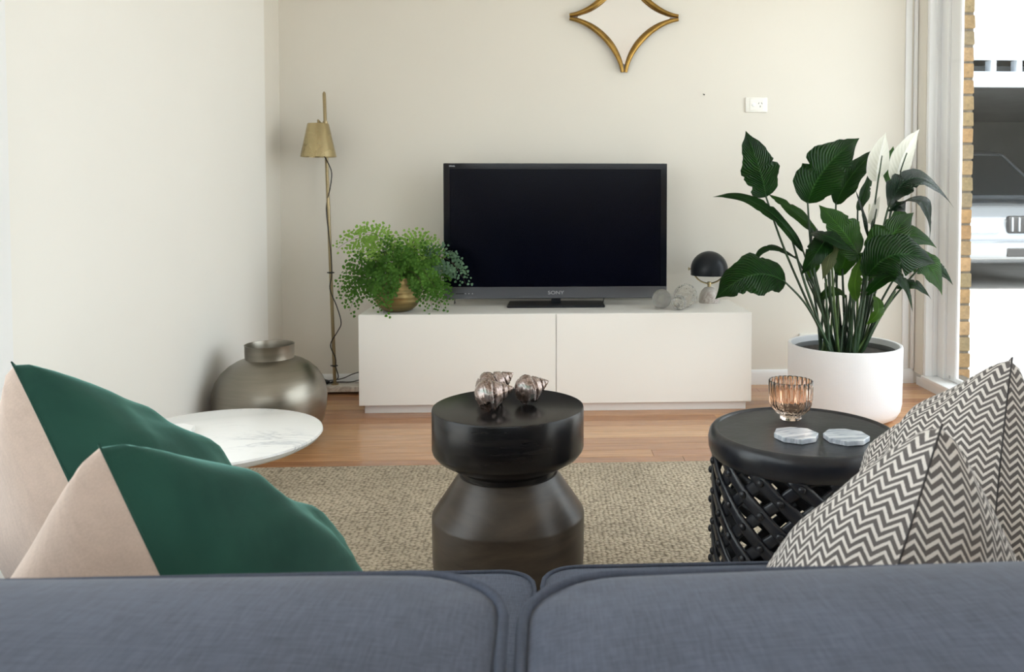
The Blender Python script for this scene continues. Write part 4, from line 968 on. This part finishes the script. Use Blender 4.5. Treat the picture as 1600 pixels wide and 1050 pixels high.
def cushion(label, B, d1, d2, S, T, mats, seam, seed, uvrot=False, group=None, creases=()):
    d1 = Vector(d1).normalized(); d2 = Vector(d2); d2 = (d2-d1*d2.dot(d1)).normalized(); n_ = d2.cross(-d1)
    Cn = Vector(B)+(d1+d2)*(S*.5); M = Matrix((d2, -d1, n_)).transposed().to_4x4(); M.translation = Cn
    root = thing('throw_cushion', (0, 0, 0), label, 'cushion', group); root.matrix_world = M; root.location = Cn; root.rotation_euler = M.to_euler()
    G = 44
    def pos(i, j, sg):
        u = math.sin((i/G-.5)*math.pi)*.35+(2*i/G-1)*.65; v = math.sin((j/G-.5)*math.pi)*.35+(2*j/G-1)*.65
        u = max(-1, min(1, u)); v = max(-1, min(1, v))
        e = max(0, (1-u*u)*(1-v*v)); h = T*(e**.40)*.85+T*.15*e
        px = u*(1-.075*(1-v*v)*abs(u)); py = v*(1-.075*(1-u*u)*abs(v))
        q = Vector((px*S*.5, py*S*.5, 0))
        wr = mnoise.noise(Vector((u*2.6+seed, v*2.6, sg*3.1)))*.020+mnoise.noise(Vector((u*6+seed, v*6, sg*5.7)))*.005
        for (cu, cv, ca, cd, cw) in creases:
            t_ = (u-cu)*math.sin(ca)-(v-cv)*math.cos(ca); al = (u-cu)*math.cos(ca)+(v-cv)*math.sin(ca)
            wr -= cd*math.exp(-(t_/cw)**2)*math.exp(-(al/.6)**2)
        q.z = sg*(h+wr*min(1, e*3)+.0006)
        return q
    for nm, sg, mat in (('front_panel', 1, mats[0]), ('back_panel', -1, mats[1])):
        bm = bmesh.new(); uvl = bm.loops.layers.uv.new('UVMap'); P = [[pos(i, j, sg) for j in range(G+1)] for i in range(G+1)]
        g = [[bm.verts.new(p) for p in row] for row in P]; h_ = G//2
        AU = [[0]*(G+1) for _ in range(G+1)]; AV = [[0]*(G+1) for _ in range(G+1)]   # cloth length along each thread
        for k in range(G+1):
            for i in range(h_+1, G+1): AU[i][k] = AU[i-1][k]+(P[i][k]-P[i-1][k]).length/S; AV[k][i] = AV[k][i-1]+(P[k][i]-P[k][i-1]).length/S
            for i in range(h_-1, -1, -1): AU[i][k] = AU[i+1][k]-(P[i][k]-P[i+1][k]).length/S; AV[k][i] = AV[k][i+1]-(P[k][i]-P[k][i+1]).length/S
        for i in range(G):
            for j in range(G):
                f = bm.faces.new((g[i][j], g[i+1][j], g[i+1][j+1], g[i][j+1])); f.smooth = True
                for lp, (a, b) in zip(f.loops, ((i, j), (i+1, j), (i+1, j+1), (i, j+1))): lp[uvl].uv = (AU[a][b]+3, AV[a][b]+3)
        me = bpy.data.meshes.new(nm); bm.normal_update(); bm.to_mesh(me); bm.free(); meobj(nm, me, mat, root)
    pts = [pos(i, 0, 1) for i in range(G)]+[pos(G, j, 1) for j in range(G)]+[pos(i, G, 1) for i in range(G, 0, -1)]+[pos(0, j, 1) for j in range(G, 0, -1)]
    for p in pts: p.z = 0
    tubeobj('seam', pts+[pts[0]], .0011, seam, root, 6)
    return root
cushion('green velvet cushion with beige back, the one leaning against the sofa back', (-.396, .75, .788), (.58, -.40, -.71), (-.42, .80, -.38), .375, .175, ('velvet', 'beige'), 'velvet', 2.0)
cushion('green velvet cushion with beige back, the one away from the sofa back', (-.676, 1.08, .797), (.58, -.42, -.70), (-.20, .87, -.37), .52, .150, ('velvet', 'beige'), 'velvet', 5.0)
cushion('grey and white zigzag cushion, the one leaning against the sofa back', (.368, .75, .796), (-.48, -.42, -.76), (.42, .80, -.42), .46, .145, ('zigzag', 'zigzag'), 'zip_dark', 8.0)
cushion('grey and white zigzag cushion, the one away from the sofa back', (.590, 1.02, .803), (-.32, -.47, -.81), (.10, .86, -.42), .48, .135, ('zigzag', 'zigzag'), 'zip_dark', 11.0)
